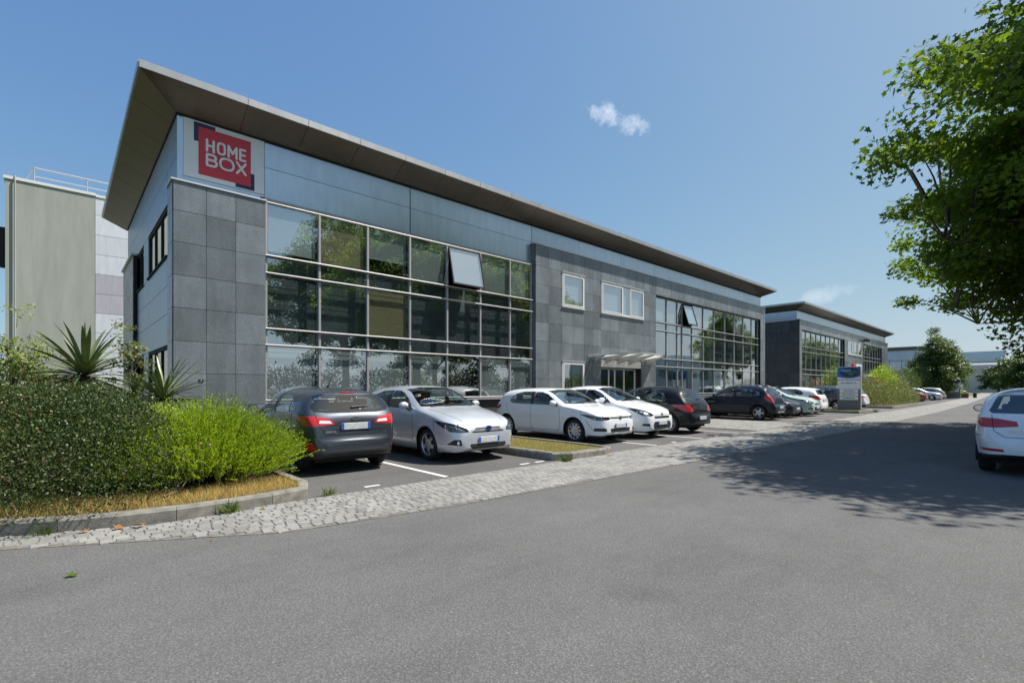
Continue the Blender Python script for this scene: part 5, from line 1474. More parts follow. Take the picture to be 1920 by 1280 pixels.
soil_mat('lawn_dry', (.17, .135, .055), (.115, .145, .035), 1.1)
soil_mat('lawn_far', (.07, .09, .03), (.13, .13, .05), .4)

def sheet(name, pts, z, m_, kind='structure', parent=None):
    v = [(x, y, z) for x, y in pts]
    bm = bmesh.new(); vs = [bm.verts.new(p) for p in v]; f = bm.faces.new(vs); bmesh.ops.triangulate(bm, faces=[f])
    bmesh.ops.recalc_face_normals(bm, faces=bm.faces)
    if bm.faces[:][0].normal.z < 0: bmesh.ops.reverse_faces(bm, faces=bm.faces)
    me = bpy.data.meshes.new(name); bm.to_mesh(me); bm.free(); me.materials.append(M(m_))
    o = bpy.data.objects.new(name, me); link(o, parent)
    if kind: o['kind'] = kind
    return o
sheet('ground', [(-500, -600), (1500, -600), (1500, 900), (-500, 900)], -.03, 'lawn_far')
ROAD_N = [(-14, 22), (-8, 13.0), (-4.5, 9.4), (-2.2, 7.6), (-.4, 6.33), (.5, 5.82), (1.67, 5.16), (3.5, 4.93), (7.95, 4.74), (15, 4.52), (23, 4.35), (40, 4.42), (60, 4.9), (93, 6.1), (130, 7.6), (200, 11)]
ROAD_S = [(200, 0), (130, -2.6), (60, -3.4), (20, -3.4), (-10, -3.4), (-40, -3.4), (-40, 22)]
road = sheet('road', ROAD_N + ROAD_S, 0.0, 'asphalt_road')
def road_n(x): return float(np.interp(x, [p[0] for p in ROAD_N], [p[1] for p in ROAD_N]))
NB = 6.52
PARK_N = [(x, NB) for x in (2.0, 8, 20, 33, 60)] + [(130, 9.5), (200, 13)]
def park_n(x): return float(np.interp(x, [2.0, 60, 130, 200], [NB, NB + .35, 9.6, 13.2]))
parking = sheet('parking_area', [(1.6, NB - .05), (60, park_n(60) - .05), (130, 9.5), (160, 11.2), (160, 30), (1.6, 30)], -.008, 'asphalt_parking')
# bed of the sett strip between road and parking bays; the setts themselves stand on it
strip_n = [(-14, 23.5), (-8, 14.3), (-4.5, 10.3), (-2.2, 8.3), (-.43, 6.86), (.77, 6.40), (2.0, 6.47), (2.4, NB), (33, NB + .12), (60, park_n(60)), (130, 9.6), (200, 13.2)]
def strip_top(x): return float(np.interp(x, [p[0] for p in strip_n], [p[1] for p in strip_n]))
sx_ = sorted(set([58.0] + [p[0] for p in ROAD_N] + [p[0] for p in strip_n]))
strip = part('sett_strip', [q for x in sx_ for q in ((x, road_n(x), .004), (x, strip_top(x), .004))], [(2 * i, 2 * i + 2, 2 * i + 3, 2 * i + 1) for i in range(len(sx_) - 1)], 'joint_sand')
strip['kind'] = 'structure'
strip.data.materials.append(M('granite_sett'))
for p_ in strip.data.polygons:
    if p_.center.x > 58: p_.material_index = 1
path = sheet('sett_path', [(17.3, NB + .1), (22.4, NB + .1), (22.4, 13.2), (17.3, 13.2)], .005, 'joint_sand')
# setts: the 300 that show largest are pieces of their own, the rest one mass
SV, SF = box_vf(1, 1, 1)
def sett_vf():
    v = []
    for (s, z) in ((1.0, -.5), (1.0, .28), (.86, .5)):
        v += [(-.5 * s, -.5 * s, z), (.5 * s, -.5 * s, z), (.5 * s, .5 * s, z), (-.5 * s, .5 * s, z)]
    f = [(8, 9, 10, 11)]
    for a in (0, 4):
        for k in range(4): f.append((a + k, a + (k + 1) % 4, a + 4 + (k + 1) % 4, a + 4 + k))
    return v, f
setts = []
def lay(x0, x1, y_lo, y_hi, row=.092, length=.12, xstep=None):
    ymin = min(y_lo(x) for x in np.linspace(x0, x1, 40)); ymax = max(y_hi(x) for x in np.linspace(x0, x1, 40))
    k = 0; y = ymin
    while y < ymax:
        x = x0 - random.random() * length
        while x < x1:
            L_ = length * random.uniform(.82, 1.2)
            xc = x + L_ / 2
            if x0 - .05 < xc < x1 + .05:
                lo, hi = y_lo(xc), y_hi(xc)
                if y + row * .5 > lo + row * .45 and y + row * .5 < hi - row * .30:
                    setts.append((xc, y + row / 2, L_ - .010, row - .008))
            x += L_
        y += row; k += 1
lay(-1.6, 58, road_n, strip_top)
lay(17.4, 22.3, lambda x: NB + .14, lambda x: 13.1)
def near(s): 
    d = .6758 * s[0] + .7371 * s[1]
    u = (.7371 * s[0] - .6758 * s[1]) / max(.1, d)
    return d if abs(u) < 1.06 and d > 0 else 1e6 + s[0]
setts.sort(key=near)
sv, sf = sett_vf()
SETT_MESHES = [mesh('sett', [(a * (1 + random.uniform(-.06, .06)), b * (1 + random.uniform(-.06, .06)), c + (random.uniform(-.12, .12) if c > .2 else 0)) for a, b, c in sv], sf, 'granite_sett') for _ in range(6)]
for me_ in SETT_MESHES: fix_normals(me_)
for i, (x, y, l, w) in enumerate(setts[:300]):
    o = bpy.data.objects.new('sett', SETT_MESHES[i % 6]); o.location = (x, y, .003 + random.uniform(-.001, .0015)); o.scale = (l, w, .022)
    o.rotation_euler = (random.uniform(-.008, .008), random.uniform(-.008, .008), random.uniform(-.02, .02)); link(o, strip)
rest = setts[300:]
P = np.array([(x, y, .004) for x, y, l, w in rest]); n = len(P)
V12 = np.array(sv)
sc = np.array([(l, w, .022) for x, y, l, w in rest])
co = (V12[None] * sc[:, None, :]) + P[:, None, :] + np.concatenate([np.zeros((n, 12, 2)), np.repeat(rng.uniform(-.001, .0015, (n, 1, 1)), 12, 1)], 2)
me_ = bpy.data.meshes.new('setts'); 
me_.from_pydata(co.reshape(-1, 3).tolist(), [], [tuple(i + 12 * k for i in f) for k in range(n) for f in sf])
me_.materials.append(M('granite_sett'))
at = me_.attributes.new('rnd', 'FLOAT', 'POINT'); at.data.foreach_set('value', np.repeat(rng.random(n), 12).astype(np.float32))
so = bpy.data.objects.new('far_setts', me_); so['kind'] = 'stuff'; link(so, strip)

# kerbed islands
def kerb_run(par, pts, h=.15, w=.13, length=1.0):
    """kerb stones along a polyline (world coordinates); outer face on the line, stone to the left of travel"""
    d = [0]
    for a, b in zip(pts[:-1], pts[1:]): d.append(d[-1] + math.dist(a, b))
    def at_(s): return Vector((float(np.interp(s, d, [p[0] for p in pts])), float(np.interp(s, d, [p[1] for p in pts]))))
    s = 0; k = 0
    while s < d[-1] - .08:
        e = min(s + length, d[-1]); 
        a, b = at_(s + .003), at_(e - .003); mid = at_((s + e) / 2)
        V = []
        for p, q in ((a, mid), (mid, mid), (b, mid)):
            t = (b - a).normalized() if p is mid else ((mid - a) if p is a else (b - mid)).normalized()
            n = Vector((-t.y, t.x))
            for (o_, z) in ((.0, -.05), (.0, h - .03), (.02, h), (w, h), (w, -.05)):
                V.append((p.x + n.x * o_ - a.x, p.y + n.y * o_ - a.y, z + random.uniform(-.002, .002)))
        F = []
        for i in range(2):
            for j in range(5): F.append((i * 5 + j, i * 5 + (j + 1) % 5, (i + 1) * 5 + (j + 1) % 5, (i + 1) * 5 + j))
        F += [tuple(range(5)), tuple(reversed(range(10, 15)))]
        o = part('kerb_stone', V, F, 'kerb_stone', par, (a.x, a.y, 0)); fix_normals(o.data)
        s = e; k += 1
def island(name, outline, z, m_, kerb_pts, inset=.12):
    c = Vector((sum(p[0] for p in outline) / len(outline), sum(p[1] for p in outline) / len(outline)))
    bm = bmesh.new(); vs = [bm.verts.new((x, y, z)) for x, y in outline]; f = bm.faces.new(vs)
    r = bmesh.ops.extrude_face_region(bm, geom=[f]); 
    for g in r['geom']:
        if isinstance(g, bmesh.types.BMVert): g.co.z = -.05
    bmesh.ops.triangulate(bm, faces=bm.faces); bmesh.ops.recalc_face_normals(bm, faces=bm.faces)
    me = bpy.data.meshes.new(name); bm.to_mesh(me); bm.free(); me.materials.append(M(m_))
    o = bpy.data.objects.new(name, me); o['kind'] = 'structure'; link(o)
    if kerb_pts: kerb_run(o, kerb_pts)
    return o
isl1 = island('planting_island', [(-12, 20), (-7.8, 14.4), (-4.3, 10.45), (-2.0, 8.5), (-.35, 7.02), (.77, 6.56), (2.2, 6.66), (2.42, 6.85), (2.44, 13.2), (1.7, 25), (-12, 25)], .12, 'soil',
              [(-7.9, 14.3), (-4.4, 10.35), (-2.1, 8.4), (-.43, 6.88), (.2, 6.56), (.77, 6.42), (1.5, 6.42), (2.2, 6.50), (2.47, 6.64), (2.56, 6.9), (2.56, 9.0), (2.56, 12.0)])
isl2 = island('grass_island', [(7.36, 6.68), (7.5, 6.62), (8.7, 6.58), (8.95, 6.75), (8.97, 12.3), (7.36, 12.3)], .12, 'lawn_dry',
              [(7.23, 12.2), (7.23, 8.1), (7.23, 6.62), (7.36, 6.49), (8.75, 6.43), (9.02, 6.52), (9.1, 6.8), (9.1, 12.2)])
isl3 = island('grass_island', [(33.4, 7.35), (35.8, 7.25), (36.05, 7.5), (36.05, 12.3), (33.3, 12.3)], .12, 'lawn_dry', [(33.18, 12.2), (33.25, 7.3), (33.4, 7.2), (35.85, 7.1), (36.1, 7.2), (36.18, 7.5), (36.18, 12.2)])
isl4 = island('planting_island', [(43.2, 7.4), (58.6, 7.6), (58.6, 12.6), (43.2, 12.6)], .12, 'soil', [(43.07, 12.4), (43.07, 7.3), (58.7, 7.5), (58.7, 12.4)])
bed1 = island('planting_bed', [(2.5, 12.35), (17.0, 12.35), (17.0, 13.53), (2.5, 13.53)], .10, 'soil', [(2.6, 12.22), (17.1, 12.22)])
bed2 = island('planting_bed', [(22.6, 12.35), (43.6, 12.35), (43.6, 13.53), (22.6, 13.53)], .10, 'soil', [(22.6, 12.22), (43.6, 12.22)])
verge = island('verge', [(-40, -3.6), (60, -3.6), (130, -2.8), (200, -.2), (200, -60), (-40, -60)], .10, 'lawn_far', [(130, -2.65), (60, -3.45), (20, -3.45), (-10, -3.45)])
# painted bay lines
for x in (4.65, 11.1, 13.6, 16.1, 25.2, 27.6, 30.0, 32.4, 38.75, 41.1, 66.2, 68.7, 71.1, 73.5, 78.2):
    y0 = park_n(x) + .12
    sheet('bay_line', [(x - .05, y0 + .0), (x + .05, y0), (x + .05, 11.9), (x - .05, 11.9)], -.003, 'paint_line', None, parking)
for x in (3.4, 6.55, 6.95, 12.1, 14.6): sheet('bay_mark', [(x - .12, NB + .22), (x + .12, NB + .22), (x + .12, NB + .30), (x - .12, NB + .30)], -.0025, 'paint_line', None, parking)
# ------------------------------------------------------------------ vegetation
def leaf_mat(name, dark, light, tip=None, trans=.35, rough=.45, spec=.4):
    t = NT(name)
    r = t.n('Attribute', _attribute_name='rnd').outputs['Fac']
    stops = [(0, dark), (.62, light)] + ([(.78, light), (1.0, tip)] if tip else [(1, light)])
    col = t.ramp(r, stops)
    p = t.n('BsdfPrincipled'); t.put(p.inputs['Base Color'], col); t.put(p.inputs['Roughness'], rough); t.put(p.inputs['Specular IOR Level'], spec)
    tr = t.n('BsdfTranslucent', Color=t.mix(1.0, col, (1.25, 1.25, .55, 1), 'MULTIPLY'))
    mx = t.n('MixShader'); mx.inputs[0].default_value = trans
    t.t.links.new(p.outputs[0], mx.inputs[1]); t.t.links.new(tr.outputs[0], mx.inputs[2]); t.t.links.new(mx.outputs[0], t.out.inputs['Surface'])
leaf_mat('leaf_plane', (.060, .110, .016), (.17, .255, .035), trans=.55, spec=.2, rough=.55)
leaf_mat('leaf_dark', (.028, .050, .014), (.085, .125, .034), (.20, .10, .06), trans=.22, rough=.42, spec=.35)
leaf_mat('leaf_lime', (.115, .195, .012), (.31, .42, .034), trans=.45)
leaf_mat('leaf_sage', (.085, .11, .034), (.22, .25, .095), trans=.35)
leaf_mat('leaf_mid', (.045, .080, .018), (.11, .165, .035), trans=.35)
leaf_mat('leaf_orange', (.30, .11, .03), (.45, .20, .06), trans=.30)
leaf_mat('leaf_birch', (.12, .17, .035), (.28, .34, .10), trans=.4)
leaf_mat('leaf_silver', (.10, .115, .09), (.24, .25, .20), trans=.25)
leaf_mat('leaf_cedar', (.035, .065, .020), (.12, .175, .045), trans=.35)
leaf_mat('grass_straw', (.38, .25, .08), (.66, .48, .19), trans=.35, rough=.7)
leaf_mat('grass_green', (.06, .10, .020), (.16, .22, .045), trans=.35, rough=.6)
leaf_mat('leaf_fallen', (.30, .14, .05), (.48, .26, .10), trans=.2, rough=.7)
def sword_mat():
    t = NT('leaf_sword'); c = t.coord(); rnd = t.n('ObjectInfo').outputs['Random']
    base = t.mix(1.0, t.ramp(t.noise(c, 5, 4), [(.3, (.085, .125, .045)), (.7, (.20, .24, .10))]), t.ramp(rnd, [(0, .7), (1, 1.25)]), 'MULTIPLY')
    b = t.bsdf(); t.put(b.inputs['Base Color'], base); t.put(b.inputs['Roughness'], .38)
sword_mat()
plain('bark', (.115, .095, .070), .95, var=.4, scale=4, bump=.8, bscale=22)
plain('twig', (.085, .060, .040), .9, var=.3)
plain('twig_pale', (.26, .20, .14), .9, var=.3)
LEAF_OVAL = ([(0, 0, 0), (.28, .3, .05), (.22, .7, .04), (0, 1, 0), (-.22, .7, .04), (-.28, .3, .05)], [(0, 1, 2, 3), (0, 3, 4, 5)])
LEAF_QUAD = ([(0, 0, 0), (.25, .5, .06), (0, 1, 0), (-.25, .5, .06)], [(0, 1, 2, 3)])
LEAF_LOBED = ([(0, 0, 0), (.42, .05, .06), (.26, .30, .02), (.58, .58, .08), (.20, .58, .02), (0, 1.02, .05), (-.20, .58, .02), (-.58, .58, .08), (-.26, .30, .02), (-.42, .05, .06)],
              [(0, 1, 2, 8, 9), (2, 3, 4, 6, 7, 8), (4, 5, 6)])
def rand_dirs(n): return unit(rng.normal(size=(n, 3)))
def axes_from(dirs, roll=None):
    """leaf blade axis V = dirs; U a random perpendicular"""
    r = rand_dirs(len(dirs)) if roll is None else roll
    U = unit(np.cross(dirs, r)); return U, dirs

def tree(name, loc, height, rx, rz, base, trunk_r, leaf_m, n_clump, n_leaf, leaf_size, clump_r, label, group=None, seed=1, tpl=LEAF_LOBED, shape=2.2, lean=(0, 0), droop=.25, cat='tree'):
    g = np.random.default_rng(seed)
    root = empty(name, loc, label=label, cat=cat, group=group)
    cz = base + rz
    # clump centres through an uneven ellipsoid
    D = unit(g.normal(size=(n_clump, 3)))
    lob = 1 + .18 * np.sin(D[:, 0] * 3.1 + seed) * np.cos(D[:, 1] * 2.7 + 2 * seed) + .12 * np.sin(D[:, 2] * 5 + seed * 1.7) + g.normal(0, .05, n_clump)
    rr = g.random(n_clump) ** (1 / shape) * lob
    C = D * rr[:, None] * np.array([rx, rx, rz])
    zrel = C[:, 2] / rz
    C[:, :2] *= (1 - .22 * np.clip(zrel, 0, 1))[:, None]
    C[:, 0] += lean[0] * (zrel + 1) / 2; C[:, 1] += lean[1] * (zrel + 1) / 2
    C[:, 2] += cz - droop * np.hypot(C[:, 0], C[:, 1]) / rx
    C = C[C[:, 2] > base * .55]
    # wood
    top = Vector((lean[0] * .6, lean[1] * .6, base + rz * 1.35))
    tp = [Vector((0, 0, -.1)), Vector((.05, .02, base * .5)), Vector((lean[0] * .15, lean[1] * .15, base + .15 * rz)), Vector((lean[0] * .35, lean[1] * .35, base + .7 * rz)), top]
    W = [tube_vf(tp, [trunk_r * 1.25, trunk_r, trunk_r * .82, trunk_r * .5, trunk_r * .12], 9)]
    limbs = []
    nl = 13
    for k in range(nl):
        a = 2 * math.pi * (k + g.random() * .5) / nl; h = base + rz * (.05 + .9 * g.random())
        st = Vector((np.interp(h, [p.z for p in tp], [p.x for p in tp]), np.interp(h, [p.z for p in tp], [p.y for p in tp]), h))
        out = rx * g.uniform(.55, .8)
        e = st + Vector((math.cos(a) * out, math.sin(a) * out, rz * g.uniform(.25, .65)))
        m_ = st.lerp(e, .5) + Vector((0, 0, rz * .10))
        limbs += [(st.lerp(m_, t_), 0) for t_ in (.35, .7, 1.0)] + [(m_.lerp(e, t_), 0) for t_ in (.2, .4, .6, .8, 1.0)]
        W.append(tube_vf([st, st.lerp(m_, .5) + Vector((0, 0, .1)), m_, e], [trunk_r * .45, trunk_r * .33, trunk_r * .22, trunk_r * .07], 6))
    nodes = np.array([[p.x, p.y, p.z] for p, _ in limbs] + [[p.x, p.y, p.z] for p in tp[2:]])
    for c in C:
        d = np.linalg.norm(nodes - c, axis=1) + np.maximum(0, nodes[:, 2] - c[2]) * .8
        s = nodes[np.argmin(d)]
        if np.linalg.norm(s - c) > .42 * rx: s = s + (c - s) * .45
        m_ = (s + c) / 2 + np.array([0, 0, .15 + .05 * np.linalg.norm(c - s)])
        W.append(tube_vf([s, m_, c], [min(.045, trunk_r * .16), min(.025, trunk_r * .09), min(.008, trunk_r * .05)], 4, False))
    part('trunk', *merge(*W), 'bark', root, smooth=True)
    # leaves
    k = n_leaf // max(1, len(C)); N = k * len(C)
    ctr = np.repeat(C, k, 0)
    csz = np.repeat(clump_r * g.uniform(.65, 1.35, len(C)), k)
    off = unit(g.normal(size=(N, 3))) * (g.random(N) ** .5 * csz)[:, None]; off[:, 2] *= .62
    Pn = ctr + off
    outw = unit(Pn - np.array([0, 0, cz]))
    nrm = unit(np.array([0, 0, 1.0]) * .75 + outw * .45 + g.normal(0, .55, (N, 3)))
    blade = unit(np.cross(nrm, g.normal(size=(N, 3))) + np.array([0, 0, -.35]) + outw * .25)
    U = unit(np.cross(blade, nrm))
    S = leaf_size * g.uniform(.65, 1.25, N)
    tone = np.clip(np.repeat(g.normal(.5, .18, len(C)), k) + g.normal(0, .18, N), 0, 1)
    me = scatter('crown', Pn, U, blade, S, *tpl, leaf_m, tone)
    o = bpy.data.objects.new('crown', me); link(o, root)
    return root
T1 = tree('plane_tree', (19.0, -3.5, 0), 13.5, 7.0, 5.6, 3.3, .30, 'leaf_plane', 620, 122000, .148, .88, 'large plane tree overhanging the road beside the white parked hatchback', 'plane trees along the far kerb', seed=5)
def tree_copy(src, loc, rz, sc, label, group):
    r = copy_tree(src); r.location = loc; r.rotation_euler.z = rz; r.scale = sc
    r['label'] = label
    if group: r['group'] = group
    return r
tree_copy(T1, (23.8, -1.7, 0), 2.1, (.93, .93, .78), 'plane tree standing next along the kerb, its low branches reaching over the road', 'plane trees along the far kerb')
tree_copy(T1, (36.5, -11.5, 0), 4.0, (1.0, 1.0, 1.08), 'big plane tree mirrored in the middle of the left glazing', 'plane trees mirrored in the glass')
tree_copy(T1, (18.0, -13.5, 0), 5.2, (1.05, 1.05, 1.1), 'plane tree mirrored in the panes nearest the corner pier', 'plane trees mirrored in the glass')
tree_copy(T1, (30.0, -17.5, 0), 1.0, (1.0, 1.0, 1.0), 'plane tree mirrored in the panes nearest the granite block', 'plane trees mirrored in the glass')
tree_copy(T1, (82, -9, 0), 2.9, (.72, .72, .98), 'narrow tree mirrored at the far right end of the right-hand glazing', 'plane trees mirrored in the glass')
for i, (x, y) in enumerate(((128, -10), (150, -12), (174, -9))):
    tree_copy(T1, (x, y, 0), i * 1.3, (.95, .95, .85), ('first', 'second', 'third')[i] + ' tree of the row mirrored in the glazing of the second building', 'plane trees mirrored in the glass')

def bush(name, loc, r3, n, size, leaf_m, label, seed=1, tpl=LEAF_OVAL, shell=.55, up=.3, group=None, cat='shrub', stems=26, stem_m='twig', lump=.16):
    g = np.random.default_rng(seed)
    root = empty(name, loc, label=label, cat=cat, group=group)
    D = unit(g.normal(size=(n, 3))); D[:, 2] = np.where(D[:, 2] < -.35, -D[:, 2], D[:, 2])
    nb = 40
    B = unit(g.normal(size=(nb, 3))); hb = g.uniform(-.5, 1, nb)
    lob = 1 + lump * np.tanh((np.exp(-9 * (1 - D @ B.T)) * hb * 1.6).sum(1))
    rr = (1 - g.random(n) ** 1.6 * shell) * lob
    Pn = D * rr[:, None] * np.array(r3); Pn[:, 2] += r3[2] * .55
    low = g.random(n) < .18
    Pn[low, 2] *= g.random(low.sum()) * .6
    Pn[:, 2] = np.abs(Pn[:, 2]) * 1.0
    Pn[:, :2] *= (1.06 - .26 * np.clip(Pn[:, 2] / (1.5 * r3[2]), 0, 1) ** 1.5)[:, None]
    Pn += g.normal(0, size * .9, (n, 3))
    Pn[:, 2] = np.maximum(Pn[:, 2], .03)
    blade = unit(D * .7 + np.array([0, 0, up]) + g.normal(0, .6, (n, 3)))
    U = unit(np.cross(blade, D + g.normal(0, .5, (n, 3))))
    # loose shoots that stand out of the mass
    ns = max(20, n // 190); pick = g.integers(0, n, ns)
    out_ = unit(D[pick] * .8 + np.array([0, 0, .75]) + g.normal(0, .35, (ns, 3)))
    ln = g.uniform(.10, .36, ns) * (.35 + .45 * max(r3)) ; kk = 12
    tt = np.tile(np.linspace(.05, 1, kk), ns)
    sp_ = np.repeat(Pn[pick], kk, 0) + np.repeat(out_ * ln[:, None], kk, 0) * tt[:, None] + g.normal(0, size * .35, (ns * kk, 3))
    sb = unit(np.repeat(out_, kk, 0) * .5 + g.normal(0, .7, (ns * kk, 3)))
    Pn = np.concatenate([Pn, sp_]); blade = np.concatenate([blade, sb]); U = np.concatenate([U, unit(np.cross(sb, g.normal(size=sb.shape)))])
    patch = np.tanh((np.exp(-7 * (1 - D @ B.T)) * g.uniform(-1, 1, nb)).sum(1)) * .22
    tone = np.clip(np.concatenate([g.beta(2, 2, n) + patch, g.uniform(.45, 1, ns * kk)]), 0, 1)
    me = scatter('foliage', Pn, U, blade, size * g.uniform(.6, 1.35, len(Pn)), *tpl, leaf_m, tone)
    o = bpy.data.objects.new('foliage', me); link(o, root)
    W = []
    for q in range(0, ns, 2): W.append(tube_vf([tuple(Pn[pick[q]]), tuple(Pn[pick[q]] + out_[q] * ln[q])], [.004, .0015], 3, False))
    for k in range(stems):
        d = unit(g.normal(size=3)); d[2] = abs(d[2]) + .35
        e = d / np.linalg.norm(d) * np.array(r3) * .92
        W.append(tube_vf([(e[0] * .15, e[1] * .15, 0), (e[0] * .55, e[1] * .55, e[2] * .55 + .1), (e[0], e[1], e[2] + r3[2] * .4)], [.016, .010, .004], 5, False))
    part('stems', *merge(*W), stem_m, root)
    return root
def spray_bush(name, loc, r3, n_twig, per, size, leaf_m, label, seed=2, cat='shrub', group=None):
    """shrub of upright arching sprays with tiny leaves in two rows"""
    g = np.random.default_rng(seed)
    root = empty(name, loc, label=label, cat=cat, group=group)
    P_, B_, N_ , T_ = [], [], [], []
    W = []
    for k in range(n_twig):
        a = g.random() * 2 * math.pi; q = math.sqrt(g.random())
        base_ = np.array([math.cos(a) * q * r3[0] * .62, math.sin(a) * q * r3[1] * .62, 0])
        elev = g.uniform(.35, 1.0) if q > .5 else g.uniform(.7, 1.0)
        Lt = g.uniform(.35, .60)
        out = np.array([math.cos(a), math.sin(a), 0])
        z0 = r3[2] * (1 - .75 * q ** 2.2) * g.uniform(.30, .78)
        st = base_ + out * q * .30 * r3[0] * g.uniform(.3, 1) + np.array([0, 0, z0])
        d0 = unit(out * (1 - elev) * 1.5 + np.array([0, 0, elev]) + g.normal(0, .14, 3))
        d1 = unit(d0 + out * .30 + np.array([0, 0, -.05]))
        tone = g.uniform(.25, .85)
        for t in np.linspace(.05, 1, per):
            p = st + (d0 * t + (d1 - d0) * t * t * .5) * Lt
            dd = unit(d0 + (d1 - d0) * t)
            sd = unit(np.cross(dd, g.normal(size=3)))
            P_.append(p); B_.append(unit(sd * (1 - .35 * t) + dd * .75)); N_.append(dd); T_.append(min(1, tone + .25 * t + g.normal(0, .08)))
        if k % 2 == 0: W.append(tube_vf([tuple(base_ * .6), tuple(st), tuple(st + d0 * Lt * .9)], [.006, .004, .0015], 3, False))
    P_ = np.array(P_); B_ = np.array(B_); N_ = np.array(N_)
    U = unit(np.cross(B_, N_)); U = unit(np.cross(B_, U) + .4 * U)
    me = scatter('foliage', P_, U, B_, size * g.uniform(.7, 1.3, len(P_)), *LEAF_QUAD, leaf_m, np.array(T_))
    o = bpy.data.objects.new('foliage', me); link(o, root)
    part('stems', *merge(*W), 'twig', root)
    return root
bush('abelia_shrub', (-.15, 8.15, .11), (1.18, 1.25, .86), 72000, .028, 'leaf_dark', 'large dark glossy shrub with reddish tips at the left edge behind the kerb', seed=3, lump=.36)
bush('abelia_shrub', (-2.3, 10.6, .11), (1.6, 1.5, .85), 14000, .050, 'leaf_dark', 'dark glossy shrub further left behind the large one', seed=13)
spray_bush('privet_shrub', (1.55, 8.45, .11), (1.24, 1.4, .98), 2700, 32, .033, 'leaf_lime', 'bright lime green feathery shrub beside the dark grey car', seed=4)
# yuccas with sword leaves, each leaf a part
def sword_mesh(L_, w, bend, seed):
    g = np.random.default_rng(seed); n = 7; v, f = [], []
    for i in range(n + 1):
        t = i / n
        x = L_ * t * math.cos(bend * t * .5); z = L_ * t * .0 - L_ * bend * .45 * t * t
        ww = w * (.55 + .9 * t) * (1 - t ** 2.4) if t < 1 else .0005
        v += [(x, -ww, z + ww * .35), (x, 0, z), (x, ww, z + ww * .35)]
    for i in range(n):
        for j in range(2): f.append((i * 3 + j, i * 3 + j + 1, (i + 1) * 3 + j + 1, (i + 1) * 3 + j))
    return mesh('sword_leaf', v, f, 'leaf_sword', True)
SW = [sword_mesh(.62, .026, b, i) for i, b in enumerate((.30, .45, .6, .8, 1.0))]
def yucca(loc, trunk_h, n, scale, label, seed):
    g = np.random.default_rng(seed)
    root = empty('yucca_plant', loc, label=label, cat='plant', group='yuccas behind the shrubs')
    part('trunk', *tube_vf([(0, 0, -.05), (.03, 0, trunk_h * .5), (0, .02, trunk_h)], [.09, .08, .07], 8), 'bark', root)
    for k in range(n):
        el = R(g.uniform(-35, 85)); az = g.random() * 2 * math.pi
        el = R(74 - 118 * (k / n) ** .8 + g.normal(0, 7))
        me = SW[min(4, max(0, int((1 - el / 1.5) * 2.4 + g.integers(0, 2))))]
        o = bpy.data.objects.new('sword_leaf', me)
        o.location = (0, 0, trunk_h - .10 * (k / n) + .03); o.rotation_euler = (g.normal(0, .15), -el, az)
        s = scale * g.uniform(.8, 1.15); o.scale = (s, s * g.uniform(.9, 1.2), s); link(o, root)
yucca((.28, 10.6, .12), 1.52, 130, 1.42, 'yucca with long sword leaves rising behind the dark shrub', 3)
yucca((1.28, 10.15, .12), 1.12, 120, 1.30, 'grey-green yucca between the lime shrub and the granite pier', 4)
yucca((.95, 10.75, .12), 1.10, 60, 1.0, 'smaller yucca tucked between the two larger ones', 8)
# young trees on the left
tree('sapling', (1.05, 13.0, .12), 2.9, .42, .75, 1.35, .022, 'leaf_sage', 26, 560, .075, .16, 'slender leafy sapling against the side wall of the building', seed=21, tpl=LEAF_OVAL, droop=.1, shape=1.6)
tree('birch_tree', (-.58, 11.5, .12), 2.8, .62, .85, .95, .035, 'leaf_birch', 60, 3200, .060, .22, 'light green young birch at the far left edge beside the yucca', seed=23, tpl=LEAF_OVAL, droop=.35, shape=1.7)
# hedge and trees across the road, met as reflections in the lower panes
for i, x in enumerate((12, 20, 28, 36, 44, 52)):
    bush('hedge', (x, -8.6, .1), (4.6, 1.5, 1.75), 5200, .16, 'leaf_mid', ('first', 'second', 'third', 'fourth', 'fifth', 'sixth')[i] + ' length of the hedge across the road, mirrored in the lower panes', seed=200 + i, group='hedge lengths across the road', stems=8)
# red hedge bit and low plants under the front glazing
for i, (x, y, s, m_, nm, lab) in enumerate(((8.6, 12.85, .55, 'leaf_sage', 'border_shrub', 'pale green round shrub under the window behind the silver car'), (7.2, 12.9, .40, 'leaf_mid', 'border_shrub', 'low green shrub under the glazing between the grey and silver cars'), (10.4, 12.9, .35, 'leaf_mid', 'border_shrub', 'low shrub under the glazing behind the first white car'),
        (23.2, 12.85, .45, 'leaf_mid', 'border_shrub', 'low shrub against the glazing right of the entrance'), (34.0, 12.85, .62, 'leaf_silver', 'border_shrub', 'loose grey shrub near the far end of the first building'), (36.9, 12.9, .80, 'leaf_sage', 'border_shrub', 'tall loose shrub between the two buildings'), (39.5, 12.9, .85, 'leaf_sage', 'border_shrub', 'wide shrub in the gap before the second building'), (48.5, 12.9, .9, 'leaf_silver', 'border_shrub', 'spiky pale shrub before the second building glazing'))):
    bush(nm, (x, y, .1), (s * 1.25, s * .8, s), int(1500 + 2600 * s), .045, m_, lab, seed=30 + i)
